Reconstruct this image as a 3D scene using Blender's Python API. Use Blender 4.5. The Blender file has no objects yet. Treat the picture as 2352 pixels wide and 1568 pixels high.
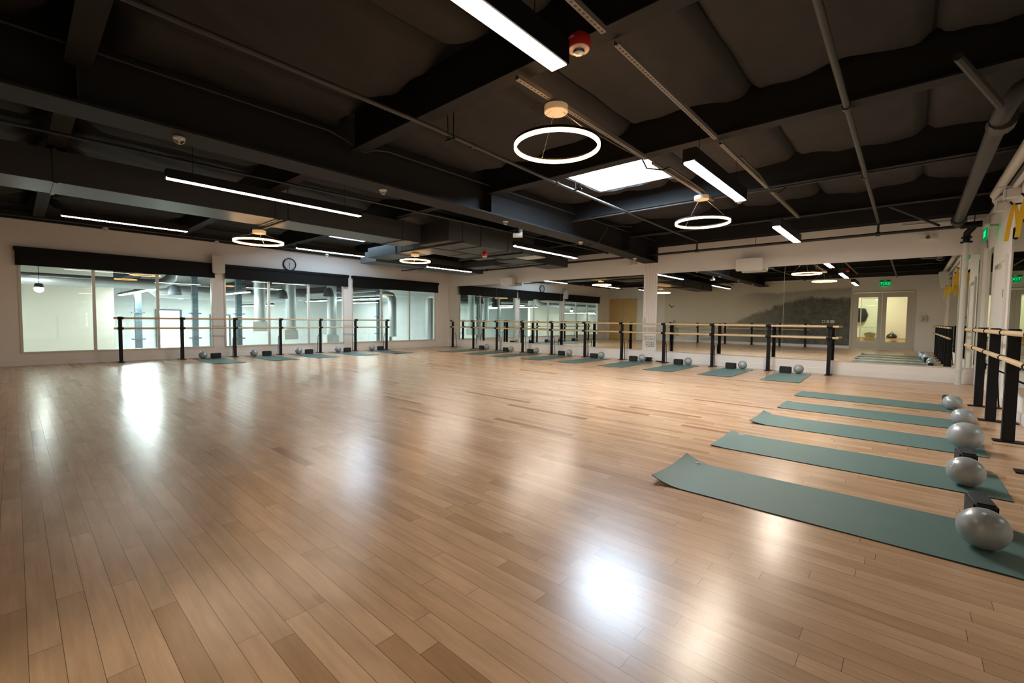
import bpy, bmesh, math, random
from mathutils import Matrix, Vector
random.seed(7)
S = bpy.context.scene
COL = S.collection
PI = math.pi

# ------------------------------------------------------------ camera, world, exposure
cam_d = bpy.data.cameras.new('camera')
cam_d.sensor_width = 36.0
cam_d.lens = 15.6464
cam_d.clip_start = 0.02
cam = bpy.data.objects.new('camera', cam_d)
COL.objects.link(cam)
A1 = math.atan2(0.666, 0.746)
_x = Vector((0.7456, 0.6663, 0.01165)).normalized()
_z = Vector((0.6652, -0.7451, 0.0487)).normalized()
_y = _z.cross(_x).normalized()
_x = _y.cross(_z).normalized()
cam.matrix_world = Matrix(((_x.x, _y.x, _z.x, 0), (_x.y, _y.y, _z.y, 0), (_x.z, _y.z, _z.z, 1.12), (0, 0, 0, 1)))
S.camera = cam
W = bpy.data.worlds.new('world'); S.world = W
W.use_nodes = True
W.node_tree.nodes['Background'].inputs[0].default_value = (0.75, 0.86, 1.0, 1)
W.node_tree.nodes['Background'].inputs[1].default_value = 0.0
S.view_settings.view_transform = 'Standard'
S.view_settings.look = 'None'
S.view_settings.gamma = 1
S.view_settings.use_curve_mapping = False
S.view_settings.exposure = -0.06
try:
    S.cycles.max_bounces = 10
    S.cycles.diffuse_bounces = 4
    S.cycles.glossy_bounces = 5
    S.cycles.transparent_max_bounces = 12
    S.cycles.sample_clamp_indirect = 6
    S.cycles.blur_glossy = 0.5
    S.cycles.caustics_reflective = True
    S.cycles.caustics_refractive = False
    S.cycles.use_denoising = True
except Exception:
    pass

# strengths of the lamps of the place
E_LINE = 108.0      # linear pendants
E_RING = 19.0      # ring pendants
E_SKY = 72.0       # skylight domes
E_NEXT = 42.0      # lights of the room behind the windows
E_FOYER = 90.0

# ------------------------------------------------------------ material helpers
MATS = {}
def nodes(name):
    m = bpy.data.materials.new(name); m.use_nodes = True
    nt = m.node_tree; nt.nodes.clear()
    out = nt.nodes.new('ShaderNodeOutputMaterial')
    return m, nt, out
def N(nt, t, **kw):
    n = nt.nodes.new(t)
    for k, v in kw.items():
        setattr(n, k, v)
    return n
def L(nt, a, b): nt.links.new(a, b)
def mat(name, col, rough=0.5, metal=0.0, spec=0.5, noise=0.06, nscale=30, bump=0.0, bscale=80, coat=0.0, sheen=0.0):
    if name in MATS: return MATS[name]
    m, nt, out = nodes(name)
    p = N(nt, 'ShaderNodeBsdfPrincipled')
    p.inputs['Roughness'].default_value = rough
    p.inputs['Metallic'].default_value = metal
    p.inputs['Specular IOR Level'].default_value = spec
    p.inputs['Coat Weight'].default_value = coat
    g = N(nt, 'ShaderNodeTexCoord')
    nz = N(nt, 'ShaderNodeTexNoise'); nz.inputs['Scale'].default_value = nscale; nz.inputs['Detail'].default_value = 3
    L(nt, g.outputs['Object'], nz.inputs['Vector'])
    r = N(nt, 'ShaderNodeMapRange')
    r.inputs[3].default_value = 1 - noise; r.inputs[4].default_value = 1 + noise
    L(nt, nz.outputs['Fac'], r.inputs[0])
    mx = N(nt, 'ShaderNodeVectorMath', operation='SCALE')
    mx.inputs[0].default_value = col[:3]
    L(nt, r.outputs[0], mx.inputs['Scale'])
    L(nt, mx.outputs[0], p.inputs['Base Color'])
    if bump:
        b = N(nt, 'ShaderNodeBump'); b.inputs['Strength'].default_value = bump; b.inputs['Distance'].default_value = 0.01
        n2 = N(nt, 'ShaderNodeTexNoise'); n2.inputs['Scale'].default_value = bscale; n2.inputs['Detail'].default_value = 4
        L(nt, g.outputs['Object'], n2.inputs['Vector'])
        L(nt, n2.outputs['Fac'], b.inputs['Height']); L(nt, b.outputs[0], p.inputs['Normal'])
    L(nt, p.outputs[0], out.inputs[0])
    MATS[name] = m
    return m
def emit(name, col, st):
    if name in MATS: return MATS[name]
    m, nt, out = nodes(name)
    e = N(nt, 'ShaderNodeEmission'); e.inputs[0].default_value = (*col, 1); e.inputs[1].default_value = st
    L(nt, e.outputs[0], out.inputs[0])
    MATS[name] = m
    return m
def math_(nt, op, a, b=None, c=None):
    n = N(nt, 'ShaderNodeMath', operation=op)
    for i, v in enumerate((a, b, c)):
        if v is None: continue
        if isinstance(v, (int, float)): n.inputs[i].default_value = v
        else: L(nt, v, n.inputs[i])
    return n.outputs[0]

def make_floor_mat():
    m, nt, out = nodes('maple_planks')
    g = N(nt, 'ShaderNodeNewGeometry')
    sp = N(nt, 'ShaderNodeSeparateXYZ'); L(nt, g.outputs['Position'], sp.inputs[0])
    x, y = sp.outputs[0], sp.outputs[1]
    v = math_(nt, 'DIVIDE', y, 0.0793)
    row = math_(nt, 'FLOOR', v); fv = math_(nt, 'FRACT', v)
    wr = N(nt, 'ShaderNodeTexWhiteNoise', noise_dimensions='1D'); L(nt, row, wr.inputs['W'])
    ln = math_(nt, 'MULTIPLY_ADD', wr.outputs['Value'], 0.75, 0.65)
    row2 = math_(nt, 'ADD', row, 411.3)
    wr2 = N(nt, 'ShaderNodeTexWhiteNoise', noise_dimensions='1D'); L(nt, row2, wr2.inputs['W'])
    xo = math_(nt, 'MULTIPLY_ADD', wr2.outputs['Value'], 9.0, x)
    u = math_(nt, 'DIVIDE', xo, ln)
    pid = math_(nt, 'FLOOR', u); fu = math_(nt, 'FRACT', u)
    cv = N(nt, 'ShaderNodeCombineXYZ'); L(nt, row, cv.inputs[0]); L(nt, pid, cv.inputs[1])
    wn = N(nt, 'ShaderNodeTexWhiteNoise', noise_dimensions='2D'); L(nt, cv.outputs[0], wn.inputs['Vector'])
    ramp = N(nt, 'ShaderNodeValToRGB')
    cr = ramp.color_ramp
    cr.elements[0].position = 0.0; cr.elements[0].color = (0.33, 0.168, 0.080, 1)
    cr.elements[1].position = 1.0; cr.elements[1].color = (0.595, 0.375, 0.232, 1)
    e = cr.elements.new(0.03); e.color = (0.45, 0.262, 0.147, 1)
    e = cr.elements.new(0.15); e.color = (0.51, 0.312, 0.184, 1)
    e = cr.elements.new(0.6); e.color = (0.55, 0.340, 0.205, 1)
    L(nt, wn.outputs['Value'], ramp.inputs[0])
    # grain: noise stretched along the plank, shifted for each plank
    sh = N(nt, 'ShaderNodeVectorMath', operation='SCALE'); L(nt, wn.outputs['Color'], sh.inputs[0]); sh.inputs['Scale'].default_value = 37.0
    ad = N(nt, 'ShaderNodeVectorMath', operation='ADD'); L(nt, g.outputs['Position'], ad.inputs[0]); L(nt, sh.outputs[0], ad.inputs[1])
    sc = N(nt, 'ShaderNodeVectorMath', operation='MULTIPLY'); L(nt, ad.outputs[0], sc.inputs[0]); sc.inputs[1].default_value = (1.6, 22, 1)
    n1 = N(nt, 'ShaderNodeTexNoise'); n1.inputs['Scale'].default_value = 1.6; n1.inputs['Detail'].default_value = 6; n1.inputs['Roughness'].default_value = 0.62; n1.inputs['Distortion'].default_value = 0.6
    L(nt, sc.outputs[0], n1.inputs['Vector'])
    sc2 = N(nt, 'ShaderNodeVectorMath', operation='MULTIPLY'); L(nt, ad.outputs[0], sc2.inputs[0]); sc2.inputs[1].default_value = (2.2, 6, 1)
    n2 = N(nt, 'ShaderNodeTexNoise'); n2.inputs['Scale'].default_value = 1.5; n2.inputs['Detail'].default_value = 3
    L(nt, sc2.outputs[0], n2.inputs['Vector'])
    g1 = N(nt, 'ShaderNodeMapRange'); g1.inputs[1].default_value = 0.25; g1.inputs[2].default_value = 0.75; g1.inputs[3].default_value = 0.86; g1.inputs[4].default_value = 1.12
    L(nt, n1.outputs['Fac'], g1.inputs[0])
    g2 = N(nt, 'ShaderNodeMapRange'); g2.inputs[1].default_value = 0.25; g2.inputs[2].default_value = 0.75; g2.inputs[3].default_value = 0.88; g2.inputs[4].default_value = 1.10
    L(nt, n2.outputs['Fac'], g2.inputs[0])
    gm = math_(nt, 'MULTIPLY', g1.outputs[0], g2.outputs[0])
    # knots: few dark mineral spots
    vo = N(nt, 'ShaderNodeTexVoronoi'); vo.inputs['Scale'].default_value = 1.0
    sc3 = N(nt, 'ShaderNodeVectorMath', operation='MULTIPLY'); L(nt, ad.outputs[0], sc3.inputs[0]); sc3.inputs[1].default_value = (1.1, 3.2, 1)
    L(nt, sc3.outputs[0], vo.inputs['Vector'])
    kn = N(nt, 'ShaderNodeMapRange'); kn.inputs[1].default_value = 0.015; kn.inputs[2].default_value = 0.075; kn.inputs[3].default_value = 0.55; kn.inputs[4].default_value = 1.0
    L(nt, vo.outputs['Distance'], kn.inputs[0])
    sel = math_(nt, 'GREATER_THAN', wn.outputs['Value'], 0.42)
    kk = math_(nt, 'MAXIMUM', kn.outputs[0], sel)
    gm = math_(nt, 'MULTIPLY', gm, kk)
    # seams
    a = math_(nt, 'LESS_THAN', fv, 0.026)
    fl = math_(nt, 'MULTIPLY', fu, ln)
    b = math_(nt, 'LESS_THAN', fl, 0.0022)
    seam = math_(nt, 'MAXIMUM', a, b)
    sm = math_(nt, 'MULTIPLY_ADD', seam, -0.64, 1.0)
    gm = math_(nt, 'MULTIPLY', gm, sm)
    cm = N(nt, 'ShaderNodeVectorMath', operation='SCALE'); L(nt, ramp.outputs[0], cm.inputs[0]); L(nt, gm, cm.inputs['Scale'])
    p = N(nt, 'ShaderNodeBsdfPrincipled')
    L(nt, cm.outputs[0], p.inputs['Base Color'])
    rr = N(nt, 'ShaderNodeMapRange'); rr.inputs[3].default_value = 0.215; rr.inputs[4].default_value = 0.285
    L(nt, n2.outputs['Fac'], rr.inputs[0]); L(nt, rr.outputs[0], p.inputs['Roughness'])
    p.inputs['Specular IOR Level'].default_value = 0.5
    bp = N(nt, 'ShaderNodeBump'); bp.inputs['Strength'].default_value = 0.08; bp.inputs['Distance'].default_value = 0.002
    hh = math_(nt, 'MULTIPLY_ADD', seam, -1.0, math_(nt, 'MULTIPLY', n1.outputs['Fac'], 0.12))
    L(nt, hh, bp.inputs['Height']); L(nt, bp.outputs[0], p.inputs['Normal'])
    L(nt, p.outputs[0], out.inputs[0])
    return m

def make_glass():
    m, nt, out = nodes('window_glass')
    t = N(nt, 'ShaderNodeBsdfTransparent'); t.inputs[0].default_value = (0.90, 0.97, 0.95, 1)
    g = N(nt, 'ShaderNodeBsdfGlossy'); g.inputs['Roughness'].default_value = 0.0; g.inputs[0].default_value = (0.9, 0.95, 0.95, 1)
    ge = N(nt, 'ShaderNodeNewGeometry'); dt = N(nt, 'ShaderNodeVectorMath', operation='DOT_PRODUCT')
    L(nt, ge.outputs['Normal'], dt.inputs[0]); L(nt, ge.outputs['Incoming'], dt.inputs[1])
    c5 = math_(nt, 'POWER', math_(nt, 'SUBTRACT', 1.0, math_(nt, 'ABSOLUTE', dt.outputs['Value'])), 5.0)
    fr = math_(nt, 'MULTIPLY_ADD', c5, 0.96, 0.04)
    x = N(nt, 'ShaderNodeMixShader'); L(nt, fr, x.inputs[0]); L(nt, t.outputs[0], x.inputs[1]); L(nt, g.outputs[0], x.inputs[2])
    L(nt, x.outputs[0], out.inputs[0])
    return m
def make_mirror():
    m, nt, out = nodes('mirror_silver')
    g = N(nt, 'ShaderNodeBsdfGlossy'); g.inputs['Roughness'].default_value = 0.0; g.inputs[0].default_value = (0.80, 0.835, 0.79, 1)
    L(nt, g.outputs[0], out.inputs[0])
    return m
def make_mural():
    """misty wooded hill print; object space: X along the wall (metres), Z up"""
    m, nt, out = nodes('mural_print')
    tc = N(nt, 'ShaderNodeTexCoord'); sp = N(nt, 'ShaderNodeSeparateXYZ'); L(nt, tc.outputs['Object'], sp.inputs[0])
    x, z = sp.outputs[0], sp.outputs[2]
    def ramp1(pts):
        c = N(nt, 'ShaderNodeValToRGB'); e = c.color_ramp.elements
        mr = N(nt, 'ShaderNodeMapRange'); mr.inputs[1].default_value = -8.6; mr.inputs[2].default_value = 0.0
        L(nt, x, mr.inputs[0]); L(nt, mr.outputs[0], c.inputs[0])
        for i, (px, h) in enumerate(pts):
            q = (px + 8.6) / 8.6
            el = e[i] if i < 2 else e.new(q)
            el.position = q; el.color = (h / 3, h / 3, h / 3, 1)
        return math_(nt, 'MULTIPLY', c.outputs[0], 3.0)
    nz = N(nt, 'ShaderNodeTexNoise'); nz.inputs['Scale'].default_value = 3.2; nz.inputs['Detail'].default_value = 9; nz.inputs['Roughness'].default_value = 0.72
    L(nt, tc.outputs['Object'], nz.inputs['Vector'])
    nb = N(nt, 'ShaderNodeTexNoise'); nb.inputs['Scale'].default_value = 9.0; nb.inputs['Detail'].default_value = 6; nb.inputs['Roughness'].default_value = 0.8
    L(nt, tc.outputs['Object'], nb.inputs['Vector'])
    jag = math_(nt, 'MULTIPLY', math_(nt, 'SUBTRACT', nz.outputs['Fac'], 0.5), 0.7)
    near = ramp1([(-8.6, 0.0), (0.0, 2.30), (-6.4, 0.25), (-5.2, 0.95), (-4.3, 1.45), (-3.2, 1.90), (-2.4, 2.24), (-1.6, 2.38), (-0.8, 2.34)])
    far = ramp1([(-8.6, 0.0), (0.0, 2.80), (-5.0, 2.4), (-4.4, 2.62), (-3.9, 2.70), (-2.9, 2.62), (-1.5, 2.74)])
    d1 = math_(nt, 'SUBTRACT', math_(nt, 'ADD', near, jag), z)
    d2 = math_(nt, 'SUBTRACT', math_(nt, 'MULTIPLY_ADD', jag, 0.35, far), z)
    k1 = N(nt, 'ShaderNodeMapRange'); k1.inputs[1].default_value = -0.03; k1.inputs[2].default_value = 0.13; L(nt, d1, k1.inputs[0])
    k2 = N(nt, 'ShaderNodeMapRange'); k2.inputs[1].default_value = -0.02; k2.inputs[2].default_value = 0.11; L(nt, d2, k2.inputs[0])
    # mist thins towards the right: hill print is paler at its left end
    fx = N(nt, 'ShaderNodeMapRange'); fx.inputs[1].default_value = -6.8; fx.inputs[2].default_value = -2.0; L(nt, x, fx.inputs[0])
    k1f = math_(nt, 'MULTIPLY', k1.outputs[0], math_(nt, 'MULTIPLY_ADD', fx.outputs[0], 0.60, 0.34))
    fx2 = N(nt, 'ShaderNodeMapRange'); fx2.inputs[1].default_value = -5.0; fx2.inputs[2].default_value = -3.5; L(nt, x, fx2.inputs[0])
    k3 = N(nt, 'ShaderNodeMapRange'); k3.inputs[1].default_value = 0.12; k3.inputs[2].default_value = 1.0; k3.inputs[3].default_value = 1.0; k3.inputs[4].default_value = 0.35; L(nt, d2, k3.inputs[0])
    k2f = math_(nt, 'MULTIPLY', k2.outputs[0], math_(nt, 'MULTIPLY', fx2.outputs[0], math_(nt, 'MULTIPLY', k3.outputs[0], 0.72)))
    sky = N(nt, 'ShaderNodeRGB'); sky.outputs[0].default_value = (0.70, 0.655, 0.555, 1)
    c1 = N(nt, 'ShaderNodeMix', data_type='RGBA'); L(nt, k2f, c1.inputs[0]); L(nt, sky.outputs[0], c1.inputs[6]); c1.inputs[7].default_value = (0.25, 0.26, 0.24, 1)
    tr = N(nt, 'ShaderNodeMapRange'); tr.inputs[1].default_value = 0.36; tr.inputs[2].default_value = 0.66; tr.inputs[3].default_value = 0.25; tr.inputs[4].default_value = 2.6; nm = N(nt, 'ShaderNodeTexNoise'); nm.inputs['Scale'].default_value = 2.6; nm.inputs['Detail'].default_value = 5; nm.inputs['Roughness'].default_value = 0.75
    L(nt, tc.outputs['Object'], nm.inputs['Vector'])
    L(nt, math_(nt, 'MULTIPLY_ADD', nm.outputs['Fac'], 0.55, math_(nt, 'MULTIPLY', nb.outputs['Fac'], 0.45)), tr.inputs[0])
    tv = N(nt, 'ShaderNodeVectorMath', operation='SCALE'); tv.inputs[0].default_value = (0.070, 0.074, 0.062); L(nt, tr.outputs[0], tv.inputs['Scale'])
    c2 = N(nt, 'ShaderNodeMix', data_type='RGBA'); L(nt, k1f, c2.inputs[0]); L(nt, c1.outputs[2], c2.inputs[6]); L(nt, tv.outputs[0], c2.inputs[7])
    p = N(nt, 'ShaderNodeBsdfPrincipled'); p.inputs['Roughness'].default_value = 0.75
    L(nt, c2.outputs[2], p.inputs['Base Color']); L(nt, p.outputs[0], out.inputs[0])
    return m
def make_strut_mat():
    """slotted channel: rows of dark oval slots along local Y"""
    m, nt, out = nodes('slotted_channel')
    tc = N(nt, 'ShaderNodeTexCoord'); sp = N(nt, 'ShaderNodeSeparateXYZ'); L(nt, tc.outputs['Object'], sp.inputs[0])
    ge = N(nt, 'ShaderNodeNewGeometry'); sn = N(nt, 'ShaderNodeSeparateXYZ'); L(nt, ge.outputs['Normal'], sn.inputs[0])
    f = math_(nt, 'SUBTRACT', math_(nt, 'FRACT', math_(nt, 'DIVIDE', sp.outputs[1], 0.048)), 0.5)
    a = math_(nt, 'POWER', math_(nt, 'ABSOLUTE', math_(nt, 'DIVIDE', f, 0.30)), 2.0)
    b = math_(nt, 'POWER', math_(nt, 'ABSOLUTE', math_(nt, 'DIVIDE', sp.outputs[0], 0.0085)), 2.0)
    h = math_(nt, 'LESS_THAN', math_(nt, 'ADD', a, b), 1.0)
    h = math_(nt, 'MULTIPLY', h, math_(nt, 'LESS_THAN', sn.outputs[2], -0.5))
    mx = N(nt, 'ShaderNodeMix', data_type='RGBA'); L(nt, h, mx.inputs[0]); mx.inputs[6].default_value = (0.20, 0.18, 0.155, 1); mx.inputs[7].default_value = (0.002, 0.002, 0.002, 1)
    p = N(nt, 'ShaderNodeBsdfPrincipled'); p.inputs['Roughness'].default_value = 0.55
    L(nt, mx.outputs[2], p.inputs['Base Color']); L(nt, p.outputs[0], out.inputs[0])
    return m
SEAMS = [-14.6, -13.9, -12.4, -10.95, -9.5, -8.05, -6.6, -5.5, -4.72, -3.2, -2.68, -1.32, 0.05, 1.3]
def make_insulation():
    """dark blanket fabric with narrow black seams where the purlins carry it"""
    m, nt, out = nodes('dark_insulation_fabric')
    tc = N(nt, 'ShaderNodeTexCoord'); sp = N(nt, 'ShaderNodeSeparateXYZ'); L(nt, tc.outputs['Object'], sp.inputs[0])
    nz = N(nt, 'ShaderNodeTexNoise'); nz.inputs['Scale'].default_value = 2.0; nz.inputs['Detail'].default_value = 4; L(nt, tc.outputs['Object'], nz.inputs['Vector'])
    wob = math_(nt, 'MULTIPLY', math_(nt, 'SUBTRACT', nz.outputs['Fac'], 0.5), 0.02)
    xx = math_(nt, 'ADD', sp.outputs[0], wob); d = None
    for q in SEAMS:
        e = math_(nt, 'ABSOLUTE', math_(nt, 'SUBTRACT', xx, q))
        d = e if d is None else math_(nt, 'MINIMUM', d, e)
    k = N(nt, 'ShaderNodeMapRange'); k.inputs[1].default_value = 0.008; k.inputs[2].default_value = 0.016; k.inputs[3].default_value = 0.12; k.inputs[4].default_value = 1.0; L(nt, d, k.inputs[0])
    v = math_(nt, 'MULTIPLY', k.outputs[0], math_(nt, 'MULTIPLY_ADD', nz.outputs['Fac'], 0.5, 0.75))
    c = N(nt, 'ShaderNodeVectorMath', operation='SCALE'); c.inputs[0].default_value = (0.028, 0.026, 0.0242); L(nt, v, c.inputs['Scale'])
    n2 = N(nt, 'ShaderNodeTexNoise'); n2.inputs['Scale'].default_value = 5.0; n2.inputs['Detail'].default_value = 5; L(nt, tc.outputs['Object'], n2.inputs['Vector'])
    b = N(nt, 'ShaderNodeBump'); b.inputs['Strength'].default_value = 0.45; b.inputs['Distance'].default_value = 0.02; L(nt, n2.outputs['Fac'], b.inputs['Height'])
    p = N(nt, 'ShaderNodeBsdfPrincipled'); p.inputs['Roughness'].default_value = 0.75; p.inputs['Specular IOR Level'].default_value = 0.3
    L(nt, c.outputs[0], p.inputs['Base Color']); L(nt, b.outputs[0], p.inputs['Normal']); L(nt, p.outputs[0], out.inputs[0])
    return m
def make_spiral():
    m, nt, out = nodes('spiral_duct_metal')
    tc = N(nt, 'ShaderNodeTexCoord')
    wv = N(nt, 'ShaderNodeTexWave', bands_direction='DIAGONAL'); wv.inputs['Scale'].default_value = 9.0
    L(nt, tc.outputs['Object'], wv.inputs['Vector'])
    bp = N(nt, 'ShaderNodeBump'); bp.inputs['Strength'].default_value = 0.12; bp.inputs['Distance'].default_value = 0.01; L(nt, wv.outputs['Fac'], bp.inputs['Height'])
    p = N(nt, 'ShaderNodeBsdfPrincipled'); p.inputs['Base Color'].default_value = (0.62, 0.66, 0.68, 1); p.inputs['Metallic'].default_value = 0.75; p.inputs['Roughness'].default_value = 0.42
    L(nt, bp.outputs[0], p.inputs['Normal']); L(nt, p.outputs[0], out.inputs[0])
    return m
def make_wood(name, c0, c1, scale, stretch):
    m, nt, out = nodes(name)
    tc = N(nt, 'ShaderNodeTexCoord'); mp = N(nt, 'ShaderNodeMapping'); mp.inputs['Scale'].default_value = stretch
    L(nt, tc.outputs['Object'], mp.inputs[0])
    nz = N(nt, 'ShaderNodeTexNoise'); nz.inputs['Scale'].default_value = scale; nz.inputs['Detail'].default_value = 6; L(nt, mp.outputs[0], nz.inputs['Vector'])
    r = N(nt, 'ShaderNodeValToRGB'); r.color_ramp.elements[0].color = (*c0, 1); r.color_ramp.elements[1].color = (*c1, 1)
    r.color_ramp.elements[0].position = 0.3; r.color_ramp.elements[1].position = 0.7
    L(nt, nz.outputs['Fac'], r.inputs[0])
    p = N(nt, 'ShaderNodeBsdfPrincipled'); p.inputs['Roughness'].default_value = 0.42
    L(nt, r.outputs[0], p.inputs['Base Color']); L(nt, p.outputs[0], out.inputs[0])
    return m

M_FLOOR = make_floor_mat(); M_GLASS = make_glass(); M_MIRROR = make_mirror(); M_MURAL = make_mural()
M_STRUT = make_strut_mat(); M_SPIRAL = make_spiral()
M_BAR = make_wood('maple_rail', (0.60, 0.40, 0.22), (0.74, 0.54, 0.33), 3, (1.5, 1.5, 30))
M_OAK = make_wood('oak_veneer', (0.60, 0.36, 0.12), (0.72, 0.46, 0.17), 3, (14, 1, 1))
M_BENCH = make_wood('bench_wood', (0.45, 0.25, 0.12), (0.60, 0.36, 0.19), 3, (1, 14, 14))
M_WALL = mat('white_wall_paint', (0.82, 0.77, 0.73), 0.62, noise=0.012, nscale=3, bump=0.03, bscale=220)
M_TRIMW = mat('white_trim_paint', (0.78, 0.755, 0.725), 0.4, noise=0.01)
M_BLACKP = mat('black_ceiling_paint', (0.010, 0.010, 0.0105), 0.55, noise=0.2, nscale=6)
M_BLACKP_SKYLIT = mat('black_paint_skylit_tone', (0.055, 0.058, 0.064), 0.5, noise=0.15, nscale=5)  # black upper wall, colour lightened and blued to stand for skylight on it
M_STEEL = mat('black_painted_steel', (0.014, 0.0137, 0.0135), 0.7, spec=0.25, noise=0.2, nscale=9)
M_INSUL = make_insulation()
M_DUCT = mat('dark_duct_paint', (0.036, 0.035, 0.034), 0.45, noise=0.12, nscale=5)
M_PIPE = mat('black_pipe_paint', (0.022, 0.021, 0.02), 0.5, noise=0.1)
M_PIPEG = mat('dark_grey_pipe_paint', (0.032, 0.031, 0.029), 0.5, noise=0.1)
M_BLACK = mat('black_powder_coat', (0.006, 0.006, 0.0065), 0.5, spec=0.25, noise=0.1)
M_BLIND = mat('black_shade_fabric', (0.004, 0.0038, 0.0038), 0.6, spec=0.2, noise=0.15, nscale=60)
M_BLKPL = mat('black_plastic', (0.015, 0.015, 0.015), 0.4, noise=0.1)
M_ALU = mat('brushed_aluminium', (0.66, 0.65, 0.60), 0.4, metal=0.35, noise=0.04)
M_CHROME = mat('satin_chrome', (0.6, 0.6, 0.58), 0.25, metal=1.0, noise=0.03)
M_FOAM = mat('black_foam', (0.012, 0.0115, 0.012), 0.75, noise=0.25, nscale=150, bump=0.2, bscale=300)
M_BALL = mat('silver_grey_vinyl', (0.36, 0.38, 0.38), 0.33, metal=0.2, noise=0.05, nscale=6, coat=0.15)
M_MAT = mat('green_mat_rubber', (0.094, 0.163, 0.148), 0.50, noise=0.10, nscale=5, bump=0.15, bscale=400, spec=0.4)
M_MATEDGE = mat('dark_mat_edge', (0.02, 0.04, 0.035), 0.7, noise=0.1)
M_LOGO = mat('pink_print', (0.75, 0.42, 0.38), 0.5, noise=0.02)
M_WPRINT = mat('white_print', (0.8, 0.8, 0.8), 0.5, noise=0.02)
M_SPK = mat('white_speaker_plastic', (0.72, 0.70, 0.66), 0.45, noise=0.02)
M_GRILL = mat('white_speaker_grille', (0.66, 0.64, 0.60), 0.6, noise=0.08, nscale=200)
M_RED = mat('red_alarm_plastic', (0.50, 0.018, 0.014), 0.35, noise=0.05)
M_LENS = mat('clear_strobe_lens', (0.85, 0.55, 0.42), 0.2, noise=0.08, nscale=40)
M_YEL = mat('yellow_latex_band', (0.78, 0.46, 0.015), 0.5, noise=0.06)
M_GREENH = mat('green_sign_housing', (0.02, 0.20, 0.06), 0.4, noise=0.05)
M_NEXTW = mat('next_room_wall_paint', (0.78, 0.80, 0.78), 0.7, noise=0.02)
M_NEXTW2 = mat('next_room_beige_wall', (0.84, 0.77, 0.66), 0.7, noise=0.02)
M_NEXTF = mat('next_room_floor', (0.6, 0.6, 0.58), 0.5, noise=0.05)
M_COLM = mat('slate_steel_column', (0.07, 0.10, 0.12), 0.45, noise=0.1)
M_GREYD = mat('grey_speaker_body', (0.09, 0.11, 0.125), 0.5, noise=0.1)
M_WICK = mat('wicker', (0.50, 0.36, 0.16), 0.7, noise=0.4, nscale=80)
M_SHAFT = mat('white_skylight_shaft', (0.86, 0.88, 0.9), 0.6, noise=0.02)
M_ENAMEL = mat('white_enamel', (0.66, 0.645, 0.61), 0.35, noise=0.02)
M_DOORP = mat('putty_door_paint', (0.56, 0.53, 0.46), 0.5, noise=0.02)
M_DIAL = mat('clock_dial_paper', (0.62, 0.58, 0.58), 0.5, noise=0.02)
E_L = emit('linear_diffuser_glow', (1.0, 0.88, 0.715), E_LINE)
E_LD = emit('dimmed_linear_diffuser_glow', (1.0, 0.88, 0.715), E_LINE*0.27)
E_LD2 = emit('strongly_dimmed_linear_diffuser_glow', (1.0, 0.88, 0.715), E_LINE*0.12)
E_R = emit('ring_diffuser_glow', (1.0, 0.52, 0.20), E_RING)
E_S2 = emit('weaker_skylight_dome_daylight', (0.58, 0.80, 1.0), E_SKY*0.42)  # second dome emits less so the window wall stays darker
E_S = emit('skylight_dome_daylight', (0.66, 0.83, 1.0), E_SKY)
E_N = emit('cool_tube_glow', (0.90, 0.98, 0.98), E_NEXT)
E_N2 = emit('bright_cool_tube_glow', (0.93, 0.99, 1.0), E_NEXT*6)
E_P = emit('pendant_bulb_glow', (1.0, 0.99, 0.92), 120.0)
E_F = emit('foyer_ceiling_light_glow', (1.0, 0.93, 0.72), E_FOYER)
E_G = emit('exit_letter_glow', (0.03, 1.0, 0.30), 1.3)
E_GD = emit('exit_panel_glow', (0.0, 0.55, 0.14), 0.42)
E_D = emit('daylight_door_pane', (0.93, 1.0, 0.86), 7.0)

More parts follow.
